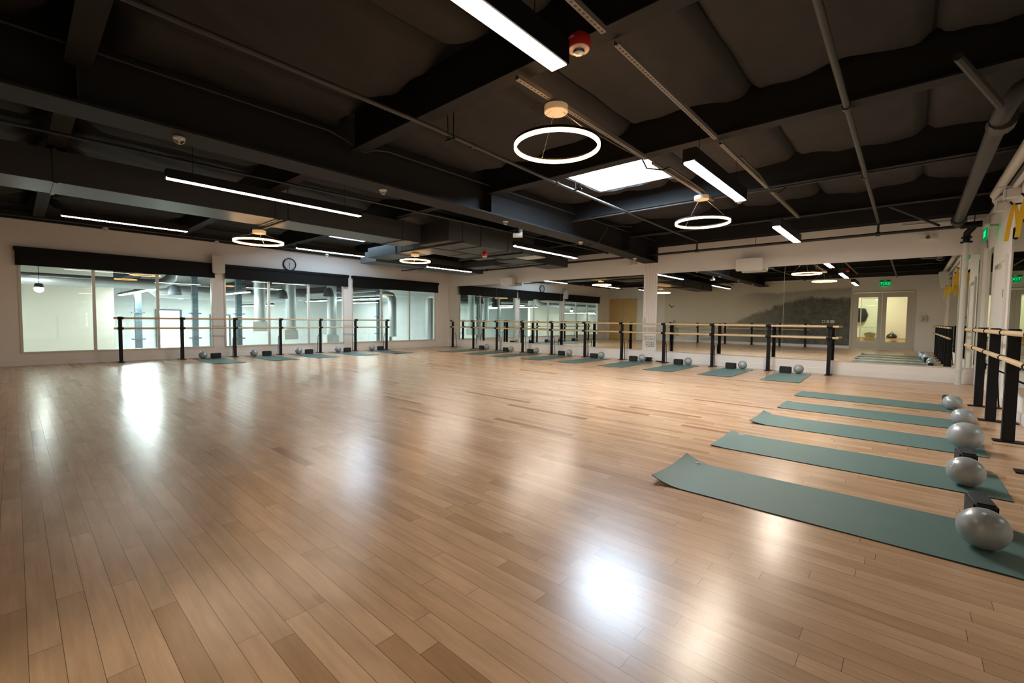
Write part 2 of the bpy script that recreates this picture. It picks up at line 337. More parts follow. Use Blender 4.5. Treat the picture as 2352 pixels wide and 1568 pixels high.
# ------------------------------------------------------------ mesh helpers
class MB:
    def __init__(s): s.v = []; s.f = []
    def add(s, vs, fs):
        n = len(s.v); s.v += [tuple(p) for p in vs]; s.f += [tuple(i + n for i in q) for q in fs]
        return s
    def box(s, a, b):
        x0, y0, z0 = a; x1, y1, z1 = b
        return s.add([(x0,y0,z0),(x1,y0,z0),(x1,y1,z0),(x0,y1,z0),(x0,y0,z1),(x1,y0,z1),(x1,y1,z1),(x0,y1,z1)],
              [(0,3,2,1),(4,5,6,7),(0,1,5,4),(1,2,6,5),(2,3,7,6),(3,0,4,7)])
    def cbox(s, c, d): return s.box([c[i]-d[i]/2 for i in range(3)], [c[i]+d[i]/2 for i in range(3)])
    def tube(s, pts, r, n=10, caps=True):
        pts = [Vector(p) for p in pts]
        rs = r if isinstance(r, (list, tuple)) else [r]*len(pts)
        vs = []; up = None
        for i, p in enumerate(pts):
            d = ((pts[min(i+1, len(pts)-1)] - p).normalized() + (p - pts[max(i-1, 0)]).normalized())
            if d.length < 1e-6: d = pts[-1] - pts[0]
            d.normalize()
            if up is None:
                up = Vector((0,0,1)) if abs(d.z) < 0.9 else Vector((1,0,0))
            a = d.cross(up)
            if a.length < 1e-4: a = d.cross(Vector((0,1,0)))
            a.normalize(); up2 = a.cross(d).normalized(); up = up2
            for k in range(n):
                t = 2*PI*k/n
                vs.append(p + (a*math.cos(t) + up2*math.sin(t))*rs[i])
        fs = []
        for i in range(len(pts)-1):
            for k in range(n):
                fs.append((i*n+k, i*n+(k+1) % n, (i+1)*n+(k+1) % n, (i+1)*n+k))
        if caps:
            fs.append(tuple(reversed(range(n)))); fs.append(tuple(range((len(pts)-1)*n, len(pts)*n)))
        return s.add(vs, fs)
    def lathe(s, prof, c=(0,0,0), n=24, axis='Z', cap=True):
        vs = []
        for r, h in prof:
            for k in range(n):
                t = 2*PI*k/n; a, b = r*math.cos(t), r*math.sin(t)
                p = {'Z': (a, b, h), 'X': (h, a, b), 'Y': (b, h, a)}[axis]
                vs.append((p[0]+c[0], p[1]+c[1], p[2]+c[2]))
        fs = []
        for i in range(len(prof)-1):
            for k in range(n):
                fs.append((i*n+k, i*n+(k+1) % n, (i+1)*n+(k+1) % n, (i+1)*n+k))
        if cap:
            fs.append(tuple(reversed(range(n)))); fs.append(tuple(range((len(prof)-1)*n, len(prof)*n)))
        return s.add(vs, fs)
    def extr(s, pts, y0, y1):
        """polygon of (x, z) pulled along y"""
        n = len(pts)
        vs = [(x, y0, z) for x, z in pts] + [(x, y1, z) for x, z in pts]
        fs = [tuple(range(n)), tuple(reversed(range(n, 2*n)))] + [(i, n+i, n+(i+1) % n, (i+1) % n) for i in range(n)]
        return s.add(vs, fs)
    def build(s, name, m, parent=None, bevel=0.0, smooth=False, seg=2, off=None):
        me = bpy.data.meshes.new(name)
        o0 = Vector((0,0,0))
        if off is not None: o0 = Vector(off)
        elif parent is not None and parent.get('_w'):
            o0 = Vector(parent['_w'])
        me.from_pydata([tuple(Vector(p) - o0) for p in s.v], [], s.f)
        bm = bmesh.new(); bm.from_mesh(me)
        bmesh.ops.recalc_face_normals(bm, faces=bm.faces)
        if bevel:
            bmesh.ops.bevel(bm, geom=[e for e in bm.edges if e.calc_face_angle(0) > 0.6], offset=bevel, segments=seg, affect='EDGES', clamp_overlap=True)
        bm.to_mesh(me); bm.free()
        if smooth:
            me.polygons.foreach_set('use_smooth', [True]*len(me.polygons))
            try: me.set_sharp_from_angle(angle=0.7)
            except Exception: pass
        me.materials.append(m)
        o = bpy.data.objects.new(name, me); COL.objects.link(o)
        if parent is not None:
            o.parent = parent
        elif off is not None:
            o.location = o0
        return o
def tag(o, label, cat, group=None):
    o['label'] = label; o['category'] = cat
    if group: o['group'] = group
    return o
def thing(name, loc, label, cat, group=None, world=True):
    """an Empty at the thing's base; with world=True the parts are given in room coordinates"""
    o = bpy.data.objects.new(name, None); o.empty_display_size = 0.1; COL.objects.link(o)
    o.location = loc
    if world: o['_w'] = list(loc)
    return tag(o, label, cat, group)
def struct(o, label=None):
    o['kind'] = 'structure'
    if label: o['label'] = label
    return o
def copy_tree(o, parent=None):
    c = o.copy(); COL.objects.link(c); c.parent = parent
    for ch in list(o.children): copy_tree(ch, c)
    return c
def text(name, body, size, m, loc, rot, parent=None, ext=0.002, align='CENTER'):
    c = bpy.data.curves.new(name, 'FONT'); c.body = body; c.size = size; c.extrude = ext; c.align_x = align; c.align_y = 'CENTER'
    tmp = bpy.data.objects.new(name, c); COL.objects.link(tmp)
    bpy.context.view_layer.update()
    me = bpy.data.meshes.new_from_object(tmp.evaluated_get(bpy.context.evaluated_depsgraph_get()))
    bpy.data.objects.remove(tmp); bpy.data.curves.remove(c)
    me.name = name; me.materials.clear(); me.materials.append(m)
    o = bpy.data.objects.new(name, me); COL.objects.link(o); o.location = loc; o.rotation_euler = rot
    if parent is not None: o.parent = parent
    return o
def ORD(i): return ('first', 'second', 'third', 'fourth', 'fifth', 'sixth', 'seventh', 'eighth', 'ninth', 'tenth', 'eleventh')[i]

# ------------------------------------------------------------ room shell
XL, XR, YB, YR = -14.3, 1.0, 12.0, -1.1
ZT = 3.17        # top of the white paint
ZC = 3.70        # roof deck
struct(MB().box((XL-0.15, YR-0.12, -0.12), (XR+0.12, YB+0.12, 0.0)).build('floor', M_FLOOR), 'glossy maple plank floor')
# left wall with three openings
wins = [(0.085, 3.675), (3.935, 7.465), (7.745, 11.345)]
ZW0, ZW1 = 0.252, 2.30
wl = MB()
wl.box((XL-0.15, YR-0.12, 0), (XL, YB+0.12, ZW0)).box((XL-0.15, YR-0.12, ZW1), (XL, YB+0.12, ZT))
ys = [YR-0.12] + [q for w in wins for q in w] + [YB+0.12]
for i in range(0, len(ys), 2): wl.box((XL-0.15, ys[i], ZW0), (XL, ys[i+1], ZW1))
struct(wl.build('wall_left', M_WALL))
struct(MB().box((XL-0.15, YR-0.12, ZT), (XL+0.01, YB+0.12, 4.3)).build('wall_left_upper', M_BLACKP_SKYLIT))
struct(MB().box((XL, YB, 0), (XR+0.12, YB+0.12, ZT)).build('wall_back', M_WALL))
struct(MB().box((XL, YB-0.01, ZT), (XR+0.12, YB+0.12, 4.3)).build('wall_back_upper', M_BLACKP))
struct(MB().box((XR, YR, 0), (XR+0.12, YB, ZT)).build('wall_right', M_WALL))
struct(MB().box((XR-0.01, YR, ZT), (XR+0.12, YB, 4.3)).build('wall_right_upper', M_BLACKP))
# rear wall with the two door openings
DR = (-1.97, 0.10, 2.52)
OK = (-14.2, -12.3, 2.52)
wr = MB()
wr.box((XL, YR-0.12, 0), (OK[0], YR, ZT)).box((OK[0], YR-0.12, OK[2]), (OK[1], YR, ZT)).box((OK[1], YR-0.12, 0), (DR[0], YR, ZT))
wr.box((DR[0], YR-0.12, DR[2]), (DR[1], YR, ZT)).box((DR[1], YR-0.12, 0), (XR+0.12, YR, ZT))
struct(wr.build('wall_rear', M_WALL))
struct(MB().box((XL, YR-0.12, ZT), (XR, YR+0.01, 4.3)).build('wall_rear_upper', M_BLACKP))
# baseboards
def base(name, a, b): struct(MB().box(a, b).build(name, M_TRIMW, bevel=0.003))
base('baseboard_left', (XL, YR, 0), (XL+0.016, YB, 0.12))
base('baseboard_back', (XL, YB-0.016, 0), (XR, YB, 0.12))
base('baseboard_right', (XR-0.016, YR, 0), (XR, 9.3, 0.12))
base('baseboard_rear', (OK[1]+0.05, YR, 0), (DR[0]-0.06, YR+0.016, 0.12))

# ceiling: sagging insulation between the beams
BY = [0.42, 2.95, 5.40, 7.90, 10.35]         # beam lines (y of web)
SK = [(-4.35, -2.98, 6.15, 7.28), (-12.85, -11.5, 6.2, 7.35)]   # skylight openings
def make_ceiling():
    seams = SEAMS
    yb = [-2.0] + BY + [12.7]
    nx, ny = 300, 250
    x0, x1, y0, y1 = XL-0.1, XR+0.1, YR-0.1, YB+0.1
    xs = [x0 + (x1-x0)*i/nx for i in range(nx+1)]; yy = [y0 + (y1-y0)*j/ny for j in range(ny+1)]
    for s in SK:                                                   # put grid lines on the openings
        for q in s[:2]:
            k = min(range(nx+1), key=lambda i: abs(xs[i]-q)); xs[k] = q
        for q in s[2:]:
            k = min(range(ny+1), key=lambda i: abs(yy[i]-q)); yy[k] = q
    def bay(a, q):
        for i in range(len(a)-1):
            if a[i] <= q <= a[i+1]: return (q-a[i])/(a[i+1]-a[i]), min(q-a[i], a[i+1]-q), i
        return 0.5, 0.5, 0
    vs, fs = [], []
    rnd = [[random.uniform(0.7, 1.3) for _ in range(40)] for _ in range(20)]
    for j in range(ny+1):
        for i in range(nx+1):
            u, du, iu = bay(seams, xs[i]); v, dv, iv = bay(yb, yy[j])
            w = 0.28 + 0.10*math.sin(xs[i]*4.1+iv*2) + 0.05*math.sin(xs[i]*9.3)
            e = min(1, max(0, dv-0.05)/w); e = e*e*(3-2*e)
            gq = min(1, du/0.09); gq = math.sqrt(gq)
            z = ZC - 0.20*e*(0.35 + 0.65*gq)*(0.9+0.1*rnd[iv][iu]) - 0.03*math.sin(PI*u)*e
            z += 0.006*math.sin(xs[i]*13+yy[j]*7)*e
            for s in SK:
                if s[0]-0.02 <= xs[i] <= s[1]+0.02 and s[2]-0.02 <= yy[j] <= s[3]+0.02: z = 3.52
            vs.append((xs[i], yy[j], z))
    for j in range(ny):
        for i in range(nx):
            cx, cy = (xs[i]+xs[i+1])/2, (yy[j]+yy[j+1])/2
            if any(s[0] < cx < s[1] and s[2] < cy < s[3] for s in SK): continue
            a = j*(nx+1)+i
            fs.append((a, a+1, a+nx+2, a+nx+1))
    mb = MB(); mb.v = vs; mb.f = fs
    struct(mb.build('ceiling', M_INSUL, smooth=True), 'dark sagging insulation blanket between roof beams')
make_ceiling()
def skylight(s, n, label):
    em = E_S if n == 1 else E_S2
    x0, x1, y0, y1 = s
    t = thing('skylight', ((x0+x1)/2, (y0+y1)/2, 3.50), label, 'skylight', 'roof skylights')
    sh = MB(); w = 0.02
    sh.box((x0-w, y0-w, 3.50), (x0, y1+w, 3.74)).box((x1, y0-w, 3.50), (x1+w, y1+w, 3.74)).box((x0, y0-w, 3.50), (x1, y0, 3.74)).box((x0, y1, 3.50), (x1, y1+w, 3.74))
    sh.build('shaft', M_SHAFT, t)
    d = MB(); k = 8
    vs = []; fs = []
    for j in range(k+1):
        for i in range(k+1):
            a, b = i/k, j/k
            vs.append((x0+(x1-x0)*a, y0+(y1-y0)*b, 3.725+0.14*math.sin(PI*a)*math.sin(PI*b)))
    for j in range(k):
        for i in range(k): q = j*(k+1)+i; fs.append((q, q+1, q+k+2, q+k+1))
    d.add(vs, fs).build('dome', em, t, smooth=True)
skylight(SK[0], 1, 'bright white skylight beside the linear light, right of the main girder')
skylight(SK[1], 2, 'bluish skylight above the window wall near the clock')
struct(MB().box((XL-0.2, YR-0.2, 4.34), (XR+0.2, YB+0.2, 4.40)).build('roof', M_BLACKP))

# steel: main girder (tapered), beams across it
def ibeam_x(y, x0, x1, z0, z1, fw, name):
    m = MB()
    m.box((x0, y-fw/2, z0), (x1, y+fw/2, z0+0.018)).box((x0, y-0.012, z0+0.018), (x1, y+0.012, z1-0.018)).box((x0, y-fw/2, z1-0.018), (x1, y+fw/2, z1))
    return m.build(name, M_STEEL)
for i, y in enumerate(BY):
    struct(ibeam_x(y, -5.32, XR, 3.21, ZC+0.02, 0.17, 'roof_beam'), 'black roof beam right of the girder')
    struct(ibeam_x(y, XL, -5.68, 3.21, ZC+0.02, 0.17, 'roof_beam'), 'black roof beam left of the girder')
g = MB()
gy = [YR, 6.0, 9.0, YB]; gz = [2.905, 2.885, 2.86, 2.755]
for i in range(3):
    a, b = gy[i], gy[i+1]; za, zb = gz[i], gz[i+1]
    for (xa, xb, t0, t1) in ((-5.71, -5.30, 0, 0.025), (-5.515, -5.495, 0.025, None)):
        ta = za+t0; tb = zb+t0
        ua = za+t1 if t1 else ZC+0.02; ub = zb+t1 if t1 else ZC+0.02
        g.add([(xa,a,ta),(xb,a,ta),(xb,b,tb),(xa,b,tb),(xa,a,ua),(xb,a,ua),(xb,b,ub),(xa,b,ub)],
              [(0,3,2,1),(4,5,6,7),(0,1,5,4),(1,2,6,5),(2,3,7,6),(3,0,4,7)])
g.box((-5.71, YR, 3.80), (-5.30, YB, ZC+0.02))
g.box((-5.71, 11.86, 2.76), (-5.30, 11.985, ZC))
for yy_ in (0.42, 5.4, 10.35):
    g.box((-5.70, yy_-0.008, 2.93), (-5.31, yy_+0.008, 3.8))
struct(g.build('roof_girder', M_STEEL), 'deep black steel girder running to the back wall')
struct(MB().box((XL, YB-0.16, 3.20), (-5.72, YB-0.012, ZC)).box((-5.29, YB-0.16, 3.20), (XR-0.012, YB-0.012, ZC)).build('trim_1', M_STEEL), 'black eave beam above the back wall')
struct(MB().box((XL+0.012, YR, 3.14), (XL+0.14, YB-0.17, 3.30)).build('trim_2', M_STEEL), 'black eave beam above the window wall')

# ------------------------------------------------------------ windows, blinds
mull = [[1.275, 2.467], [5.105, 6.28], [8.895, 10.11]]
FX0, FX1 = XL-0.075, XL+0.012
for i, (a, b) in enumerate(wins):
    f = MB(); w = 0.045
    f.box((FX0, a, ZW0), (FX1, b, ZW0+w)).box((FX0, a, ZW1-w), (FX1, b, ZW1)).box((FX0, a, ZW0+w), (FX1, a+w, ZW1-w)).box((FX0, b-w, ZW0+w), (FX1, b, ZW1-w))
    fr = f.build('window_%d' % (i+1), M_ALU, bevel=0.003); struct(fr, 'aluminium framed window of three panes')
    for q in mull[i]:
        MB().box((FX0, q-0.028, ZW0+w), (FX1, q+0.028, ZW1-w)).build('mullion', M_ALU, fr, bevel=0.003)
    ed = [a+w] + [s for q in mull[i] for s in (q-0.028, q+0.028)] + [b-w]
    for k in range(3):
        MB().box((XL-0.04, ed[2*k], ZW0+w), (XL-0.032, ed[2*k+1], ZW1-w)).build('pane', M_GLASS, fr)
bl = [(0.055, 3.70), (3.945, 7.57), (7.74, 11.42)]
bn = ['black roller blind above the leftmost window', 'black roller blind above the middle window, under the clock', 'black roller blind above the window nearest the corner']
for i, (a, b) in enumerate(bl):
    t = thing('roller_blind', (XL, (a+b)/2, 2.17), bn[i], 'blind', 'roller blinds')
    MB().box((XL+0.012, a-0.02, 2.475), (XL+0.125, b+0.03, 2.56)).build('headbox', M_BLIND, t, bevel=0.008)
    MB().box((XL+0.085, a, 2.175), (XL+0.10, b, 2.48)).build('shade_cloth', M_BLIND, t)
    MB().box((XL+0.078, a, 2.165), (XL+0.107, b, 2.195)).build('bottom_bar', M_BLIND, t, bevel=0.004)

# ------------------------------------------------------------ mirrors
def mirror(a, b, label):
    m = MB().box(a, b).build('wall_mirror', M_MIRROR)
    tag(m, label, 'mirror', 'frameless wall mirrors')
def back_mirror(x0, x1, label):
    t = thing('wall_mirror', ((x0+x1)/2, YB, 0.305), label, 'mirror', 'frameless wall mirrors')
    MB().box((x0, YB-0.008, 0.312), (x1, YB-0.001, 2.44)).build('glass', M_MIRROR, t)
    MB().box((x0, YB-0.014, 0.296), (x1, YB-0.001, 0.312)).build('bottom_rail', M_ALU, t)
bmx = [(-14.17, -11.502, 'tall wall mirror nearest the window wall corner'), (-11.498, -8.602, 'middle mirror of the three left of the white pilaster'), (-8.598, -5.70, 'wall mirror directly left of the white pilaster'),
       (-5.293, -2.222, 'wall mirror directly right of the white pilaster'), (-2.218, 0.975, 'large wall mirror behind the white corner pipe')]
for q in bmx: back_mirror(*q)
def right_mirror(y0, y1, label):
    t = thing('wall_mirror', (XR, (y0+y1)/2, 0.305), label, 'mirror', 'frameless wall mirrors')
    MB().box((XR-0.008, y0, 0.312), (XR-0.001, y1, 2.44)).build('glass', M_MIRROR, t)
    MB().box((XR-0.014, y0, 0.296), (XR-0.001, y1, 0.312)).build('bottom_rail', M_ALU, t)
right_mirror(10.93, 11.72, 'narrow wall mirror in the right corner under the exit sign')
right_mirror(5.602, 9.10, 'wall mirror on right wall behind the three barre posts')
right_mirror(2.1, 5.598, 'wall mirror on right wall behind the nearest mats')
# exit door in the right wall between the mirrors
dd = thing('door', (XR, 9.95, 0), 'white exit door between the mirrors on the right wall', 'door')
fd = MB().box((XR-0.03, 9.38, 0), (XR, 9.46, 2.14)).box((XR-0.03, 10.5, 0), (XR, 10.58, 2.14)).box((XR-0.03, 9.46, 2.06), (XR, 10.5, 2.14)).build('door_frame', M_TRIMW, dd, bevel=0.003)
MB().box((XR-0.012, 9.46, 0.01), (XR-0.001, 10.5, 2.06)).build('door_leaf', M_TRIMW, dd, bevel=0.002)
MB().box((XR-0.034, 9.39, 1.52), (XR-0.029, 9.45, 1.64)).build('hinge_plate', M_CHROME, dd)
MB().box((XR-0.05, 9.9, 1.98), (XR-0.012, 10.2, 2.04)).build('door_closer', M_CHROME, dd, bevel=0.005)
MB().tube([(XR-0.06, 9.5, 1.0), (XR-0.06, 10.4, 1.0)], 0.016).build('push_bar', M_CHROME, dd)
# corner post covers on the right wall
struct(MB().box((XR-0.05, 11.75, 0), (XR-0.0005, 11.86, 2.52)).build('trim_3', M_TRIMW, bevel=0.004), 'slim white conduit cover in the right corner')

# ------------------------------------------------------------ rear wall: mural, doors
t = thing('wall_mural', (-2.0, YR, 0.13), 'printed mural of a misty wooded hill with a fir tree and a gliding bird', 'mural', world=False)
t.location = (-2.0, YR+0.002, 0.0)
MB().box((-8.6, 0, 0.13), (0, 0.004, 3.1)).build('print', M_MURAL, t)
M_INK = mat('grey_brown_ink', (0.16, 0.14, 0.11), 0.8, noise=0.3, nscale=30)
M_INK2 = mat('pale_grey_ink', (0.36, 0.34, 0.28), 0.8, noise=0.3, nscale=30)
b = MB()
for pts in ([(0,0),(-0.12,0.10),(-0.27,0.16),(-0.34,0.14),(-0.20,0.02),(-0.05,-0.05)], [(0,0),(0.10,0.04),(0.30,0.11),(0.22,0.01),(0.06,-0.06)], [(-0.05,-0.04),(0.0,0.02),(0.07,-0.05),(0.02,-0.16),(-0.04,-0.15)]):
    b.extr([(-8.19+x*0.62, 1.99+z*0.62) for x, z in pts], 0.004, 0.006)
b.build('printed_bird', M_INK, t)
b = MB(); random.seed(3)
b.extr([(-8.03, 0.13), (-7.99, 0.13), (-8.005, 1.25), (-8.015, 1.25)], 0.004, 0.006)
for k in range(15):
    z = 0.35 + 0.06*k; w = 0.34*(1-k/16)+0.02
    for sgn in (-1, 1):
        ww = w*random.uniform(0.7, 1.15)
        b.extr([(-8.01, z), (-8.01+sgn*ww, z-0.05*random.random()), (-8.01+sgn*ww*0.9, z+0.03), (-8.01, z+0.035)], 0.0045, 0.006)
b.build('printed_fir_tree', M_INK2, t)
# glazed double doors
y0, y1 = YR-0.05, YR-0.005
dt = thing('door', (-0.935, YR, 0), 'putty painted glazed double doors in the mural wall', 'door')
MB().box((DR[0]-0.05, YR-0.12, 0), (DR[0]+0.02, YR+0.02, DR[2]+0.05)).box((DR[1]-0.02, YR-0.12, 0), (DR[1]+0.05, YR+0.02, DR[2]+0.05)).box((DR[0]+0.02, YR-0.12, DR[2]-0.02), (DR[1]-0.02, YR+0.02, DR[2]+0.05)).build('door_frame', M_DOORP, dt, bevel=0.004)
for s, (xa, xb) in enumerate(((DR[0]+0.022, -0.937), (-0.933, DR[1]-0.022))):
    ga, gb = (xa+0.20, xb-0.14) if s == 0 else (xa+0.15, xb-0.20)
    lf = MB().box((xa, y0, 0.01), (ga, y1, 2.49)).box((gb, y0, 0.01), (xb, y1, 2.49)).box((ga, y0, 0.01), (gb, y1, 0.34)).box((ga, y0, 2.28), (gb, y1, 2.49)).build('door_leaf', M_DOORP, dt)
    e = MB().box((ga-0.02, y1-0.001, 0.32), (ga+0.01, y1+0.008, 2.30)).box((gb-0.01, y1-0.001, 0.32), (gb+0.02, y1+0.008, 2.30)).box((ga+0.01, y1-0.001, 0.32), (gb-0.01, y1+0.008, 0.35)).box((ga+0.01, y1-0.001, 2.27), (gb-0.01, y1+0.008, 2.30))
    e.build('glazing_bead', M_CHROME, lf)
    MB().box((ga, YR-0.03, 0.34), (gb, YR-0.024, 2.28)).build('pane', M_GLASS, lf)
    MB().tube([(xa+0.04, YR+0.05, 0.97), (xb-0.04, YR+0.05, 0.97)], 0.013).box((xa+0.03, y1, 0.955), (xa+0.07, YR+0.05, 0.985)).box((xb-0.07, y1, 0.955), (xb-0.03, YR+0.05, 0.985)).build('push_bar', M_CHROME, lf)
    MB().box(((xa if s == 0 else xb-0.4)+0.02, y1, 2.38), ((xa+0.4 if s == 0 else xb)-0.02, YR+0.04, 2.45)).build('door_closer', M_CHROME, lf, bevel=0.006)
    hx = xb-0.07 if s == 0 else xa+0.07
    MB().cbox((hx, y1+0.008, 0.12), (0.03, 0.02, 0.12)).build('floor_bolt', M_BLACK, lf, bevel=0.004)
# oak double doors at the far left
dk = thing('door', ((OK[0]+OK[1])/2, YR, 0), 'pale oak double doors beside the window wall', 'door')
MB().box((OK[0]-0.03, YR-0.1, 0), (OK[0]+0.02, YR+0.015, OK[2]+0.03)).box((OK[1]-0.02, YR-0.1, 0), (OK[1]+0.03, YR+0.015, OK[2]+0.03)).box((OK[0]+0.02, YR-0.1, OK[2]-0.02), (OK[1]-0.02, YR+0.015, OK[2]+0.03)).build('door_frame', M_TRIMW, dk, bevel=0.003)
for xa, xb in ((OK[0]+0.022, -13.252), (-13.248, OK[1]-0.022)):
    lf = MB().box((xa, YR-0.05, 0.01), (xb, YR-0.002, OK[2]-0.025)).build('door_leaf', M_OAK, dk, bevel=0.002)
    hx = xa+0.01 if xa < -13.5 else xb-0.01
    for z in (0.25, 1.2, 2.2): MB().cbox((hx, YR+0.004, z), (0.03, 0.014, 0.11)).build('hinge', M_CHROME, lf)
# exit sign over the double doors
def exit_sign(loc, rz, label, arm):
    t = thing('exit_sign', loc, label, 'exit sign', 'lit exit signs', world=False)
    t.rotation_euler = (0, 0, rz)
    MB().cbox((0, 0, 0), (0.32, 0.022, 0.20)).build('sign_panel', E_GD, t, bevel=0.004)
    text('sign_letters', 'EXIT', 0.155, E_G, (0, -0.012, 0), (PI/2, 0, 0), t, 0.001)
    text('sign_letters', 'EXIT', 0.155, E_G, (0, 0.012, 0), (PI/2, 0, PI), t, 0.001)
    MB().cbox((0, 0, 0.125), (0.36, 0.05, 0.05)).build('housing', M_GREENH if arm == 'top' else M_ENAMEL, t, bevel=0.006)
    if arm == 'top': MB().box((-0.05, -0.10, 0.10), (0.05, 0.0, 0.14)).build('wall_bracket', M_ENAMEL, t)
    else:
        MB().tube([(0.0, 0.0, 0.125), (0.0, 0.138, 0.125)], 0.03).build('bracket_arm', M_ENAMEL, t)
    return t
exit_sign((-0.87, YR+0.10, 2.85), PI, 'green exit sign above the glazed double doors', 'top').rotation_euler = (0, 0, PI)
exit_sign((0.86, 10.62, 2.60), -PI/2, 'green exit sign hung edge-on along the right wall near the corner', 'side')
# small things on the rear wall
t = thing('wall_panel', (0.39, YR, 1.22), 'white wall box with round dial right of the glazed doors', 'wall box')
MB().box((0.27, YR, 1.22), (0.50, YR+0.09, 1.50)).build('box', M_ENAMEL, t, bevel=0.01)
MB().lathe([(0.075, 0.09), (0.075, 0.105), (0.06, 0.11), (0.045, 0.10)], (0.385, YR, 1.36), axis='Y').build('dial', M_CHROME, t)
t = thing('thermostat_plate', (-2.95, YR, 1.16), 'row of three white switch plates on the mural', 'switch')
for k, (w, mm) in enumerate(((0.12, M_ENAMEL), (0.09, M_ENAMEL), (0.16, M_ENAMEL))):
    x = -3.0 + (0, 0.16, 0.33)[k]
    MB().cbox((x, YR+0.012, 1.21), (w, 0.012, 0.12)).build('switch_plate', mm, t, bevel=0.002)
MB().cbox((-3.0, YR+0.02, 1.21), (0.07, 0.008, 0.06)).build('display', M_BLACK, t)
# foyer seen through the glazed doors
fy = -3.6
struct(MB().box((-3.6, fy-0.1, -0.02), (1.6, fy, 3.0)).box((-3.7, fy, -0.02), (-3.6, YR-0.12, 3.0)).box((1.6, fy, -0.02), (1.7, YR-0.12, 3.0)).build('wall_foyer', mat('foyer_wall_paint', (0.82, 0.78, 0.62), 0.7, noise=0.02)))
struct(MB().box((-3.7, fy-0.1, -0.12), (1.7, YR-0.12, -0.001)).build('floor_foyer', M_BENCH))
struct(MB().box((-3.7, fy-0.1, 3.0), (1.7, YR-0.12, 3.06)).build('ceiling_foyer', M_NEXTW))
t = thing('ceiling_lamp', (-1.3, -2.4, 2.9), 'glowing round ceiling lamp in the foyer behind the double doors', 'lamp')
MB().lathe([(0.32, 2.96), (0.32, 2.99)], (-1.3, -2.4, 0)).build('lamp_base', M_ENAMEL, t)
MB().lathe([(0.05, 2.90), (0.22, 2.915), (0.31, 2.96)], (-1.3, -2.4, 0)).build('lamp_shade', E_F, t, smooth=True)
t = thing('bench', (-0.9, fy+0.3, 0), 'low wooden bench in the foyer behind the double doors', 'bench')
MB().box((-1.95, fy+0.08, 0.42), (0.3, fy+0.48, 0.47)).build('seat', M_BENCH, t, bevel=0.005)
for x in (-1.85, 0.2):
    for y in (fy+0.12, fy+0.44): MB().cbox((x, y, 0.21), (0.05, 0.05, 0.42)).build('leg', M_BENCH, t)
t = thing('wicker_basket', (-1.42, fy+0.28, 0.47), 'woven wicker basket on the foyer bench', 'basket')
MB().lathe([(0.16, 0.47), (0.23, 0.66), (0.245, 0.67), (0.225, 0.66), (0.155, 0.485)], (-1.42, fy+0.28, 0), n=20).build('bowl', M_WICK, t)
MB().lathe([(0.22, 0.64), (0.16, 0.70), (0.03, 0.73)], (-1.42, fy+0.28, 0), n=20).build('folded_cloth', M_GREYD, t, smooth=True)
t = thing('shoulder_bag', (-0.62, fy+0.26, 0.47), 'dark grey bag slumped on the foyer bench', 'bag')
MB().lathe([(0.17, 0.47), (0.2, 0.53), (0.16, 0.63), (0.05, 0.69)], (-0.62, fy+0.26, 0), n=14).build('body', M_BLKPL, t, smooth=True)
MB().tube([(-0.7, fy+0.26, 0.66), (-0.62, fy+0.28, 0.78), (-0.52, fy+0.26, 0.64)], 0.012).build('strap', M_BLKPL, t)
t = thing('hanging_jacket', (-1.78, fy+0.22, 1.2), 'dark grey jacket hanging on a hook in the foyer', 'jacket')
MB().add([(-1.98, fy+0.02, 1.9), (-1.62, fy+0.02, 1.88), (-1.5, fy+0.02, 1.55), (-1.62, fy+0.02, 1.22), (-1.96, fy+0.02, 1.18),
          (-1.92, fy+0.16, 1.88), (-1.68, fy+0.18, 1.84), (-1.55, fy+0.20, 1.55), (-1.66, fy+0.18, 1.26), (-1.93, fy+0.16, 1.22)],
         [(0,1,2,3,4), (9,8,7,6,5), (0,5,6,1), (1,6,7,2), (2,7,8,3), (3,8,9,4), (4,9,5,0)]).build('body', M_BLKPL, t, bevel=0.03)
MB().tube([(-1.8, fy+0.01, 1.95), (-1.8, fy+0.10, 1.95), (-1.8, fy+0.11, 1.88)], 0.014).build('hook', M_CHROME, t)

# ------------------------------------------------------------ lights
def linear_light(x, y0, y1, z, label, w=0.085, h=0.11, e=None, ztop=3.163):
    t = thing('linear_pendant_light', (x, (y0+y1)/2, z), label, 'light', 'linear pendant lights')
    MB().box((x-w/2-0.012, y0-0.012, z+0.006), (x-w/2, y1+0.012, z+h)).box((x+w/2, y0-0.012, z+0.006), (x+w/2+0.012, y1+0.012, z+h)).box((x-w/2, y0-0.012, z+0.022), (x+w/2, y1+0.012, z+h)).build('housing', M_BLACK, t)
    MB().box((x-w/2, y0, z), (x+w/2, y1, z+0.02)).build('diffuser', e or E_L, t)
    for y in (y0+0.25, y1-0.25): MB().tube([(x, y, z+h), (x, y, ztop)], 0.003, 5).build('suspension_cable', M_BLACK, t)
linear_light(-1.71, 0.50, 2.33, 2.70, 'long linear light overhead at the top centre, end pointing at the red strobe', w=0.11, h=0.15, e=E_LD2)
linear_light(-1.71, 4.55, 6.37, 2.70, 'linear light hanging to the right of the bright skylight', w=0.11, h=0.15)
linear_light(-1.72, 8.48, 10.30, 2.70, 'short linear light hanging in front of the right back wall', w=0.11, h=0.15)
linear_light(-6.47, 1.23, 3.65, 2.70, 'longest linear light left of the girder, high above the leftmost window', ztop=3.6, e=E_LD)
linear_light(-6.42, 7.25, 9.60, 2.70, 'linear light beyond the girder, above the left back mirrors', ztop=3.6)
linear_light(-10.55, 0.58, 2.30, 2.75, 'linear light nearest the window wall at the far left', ztop=3.6, e=E_LD)
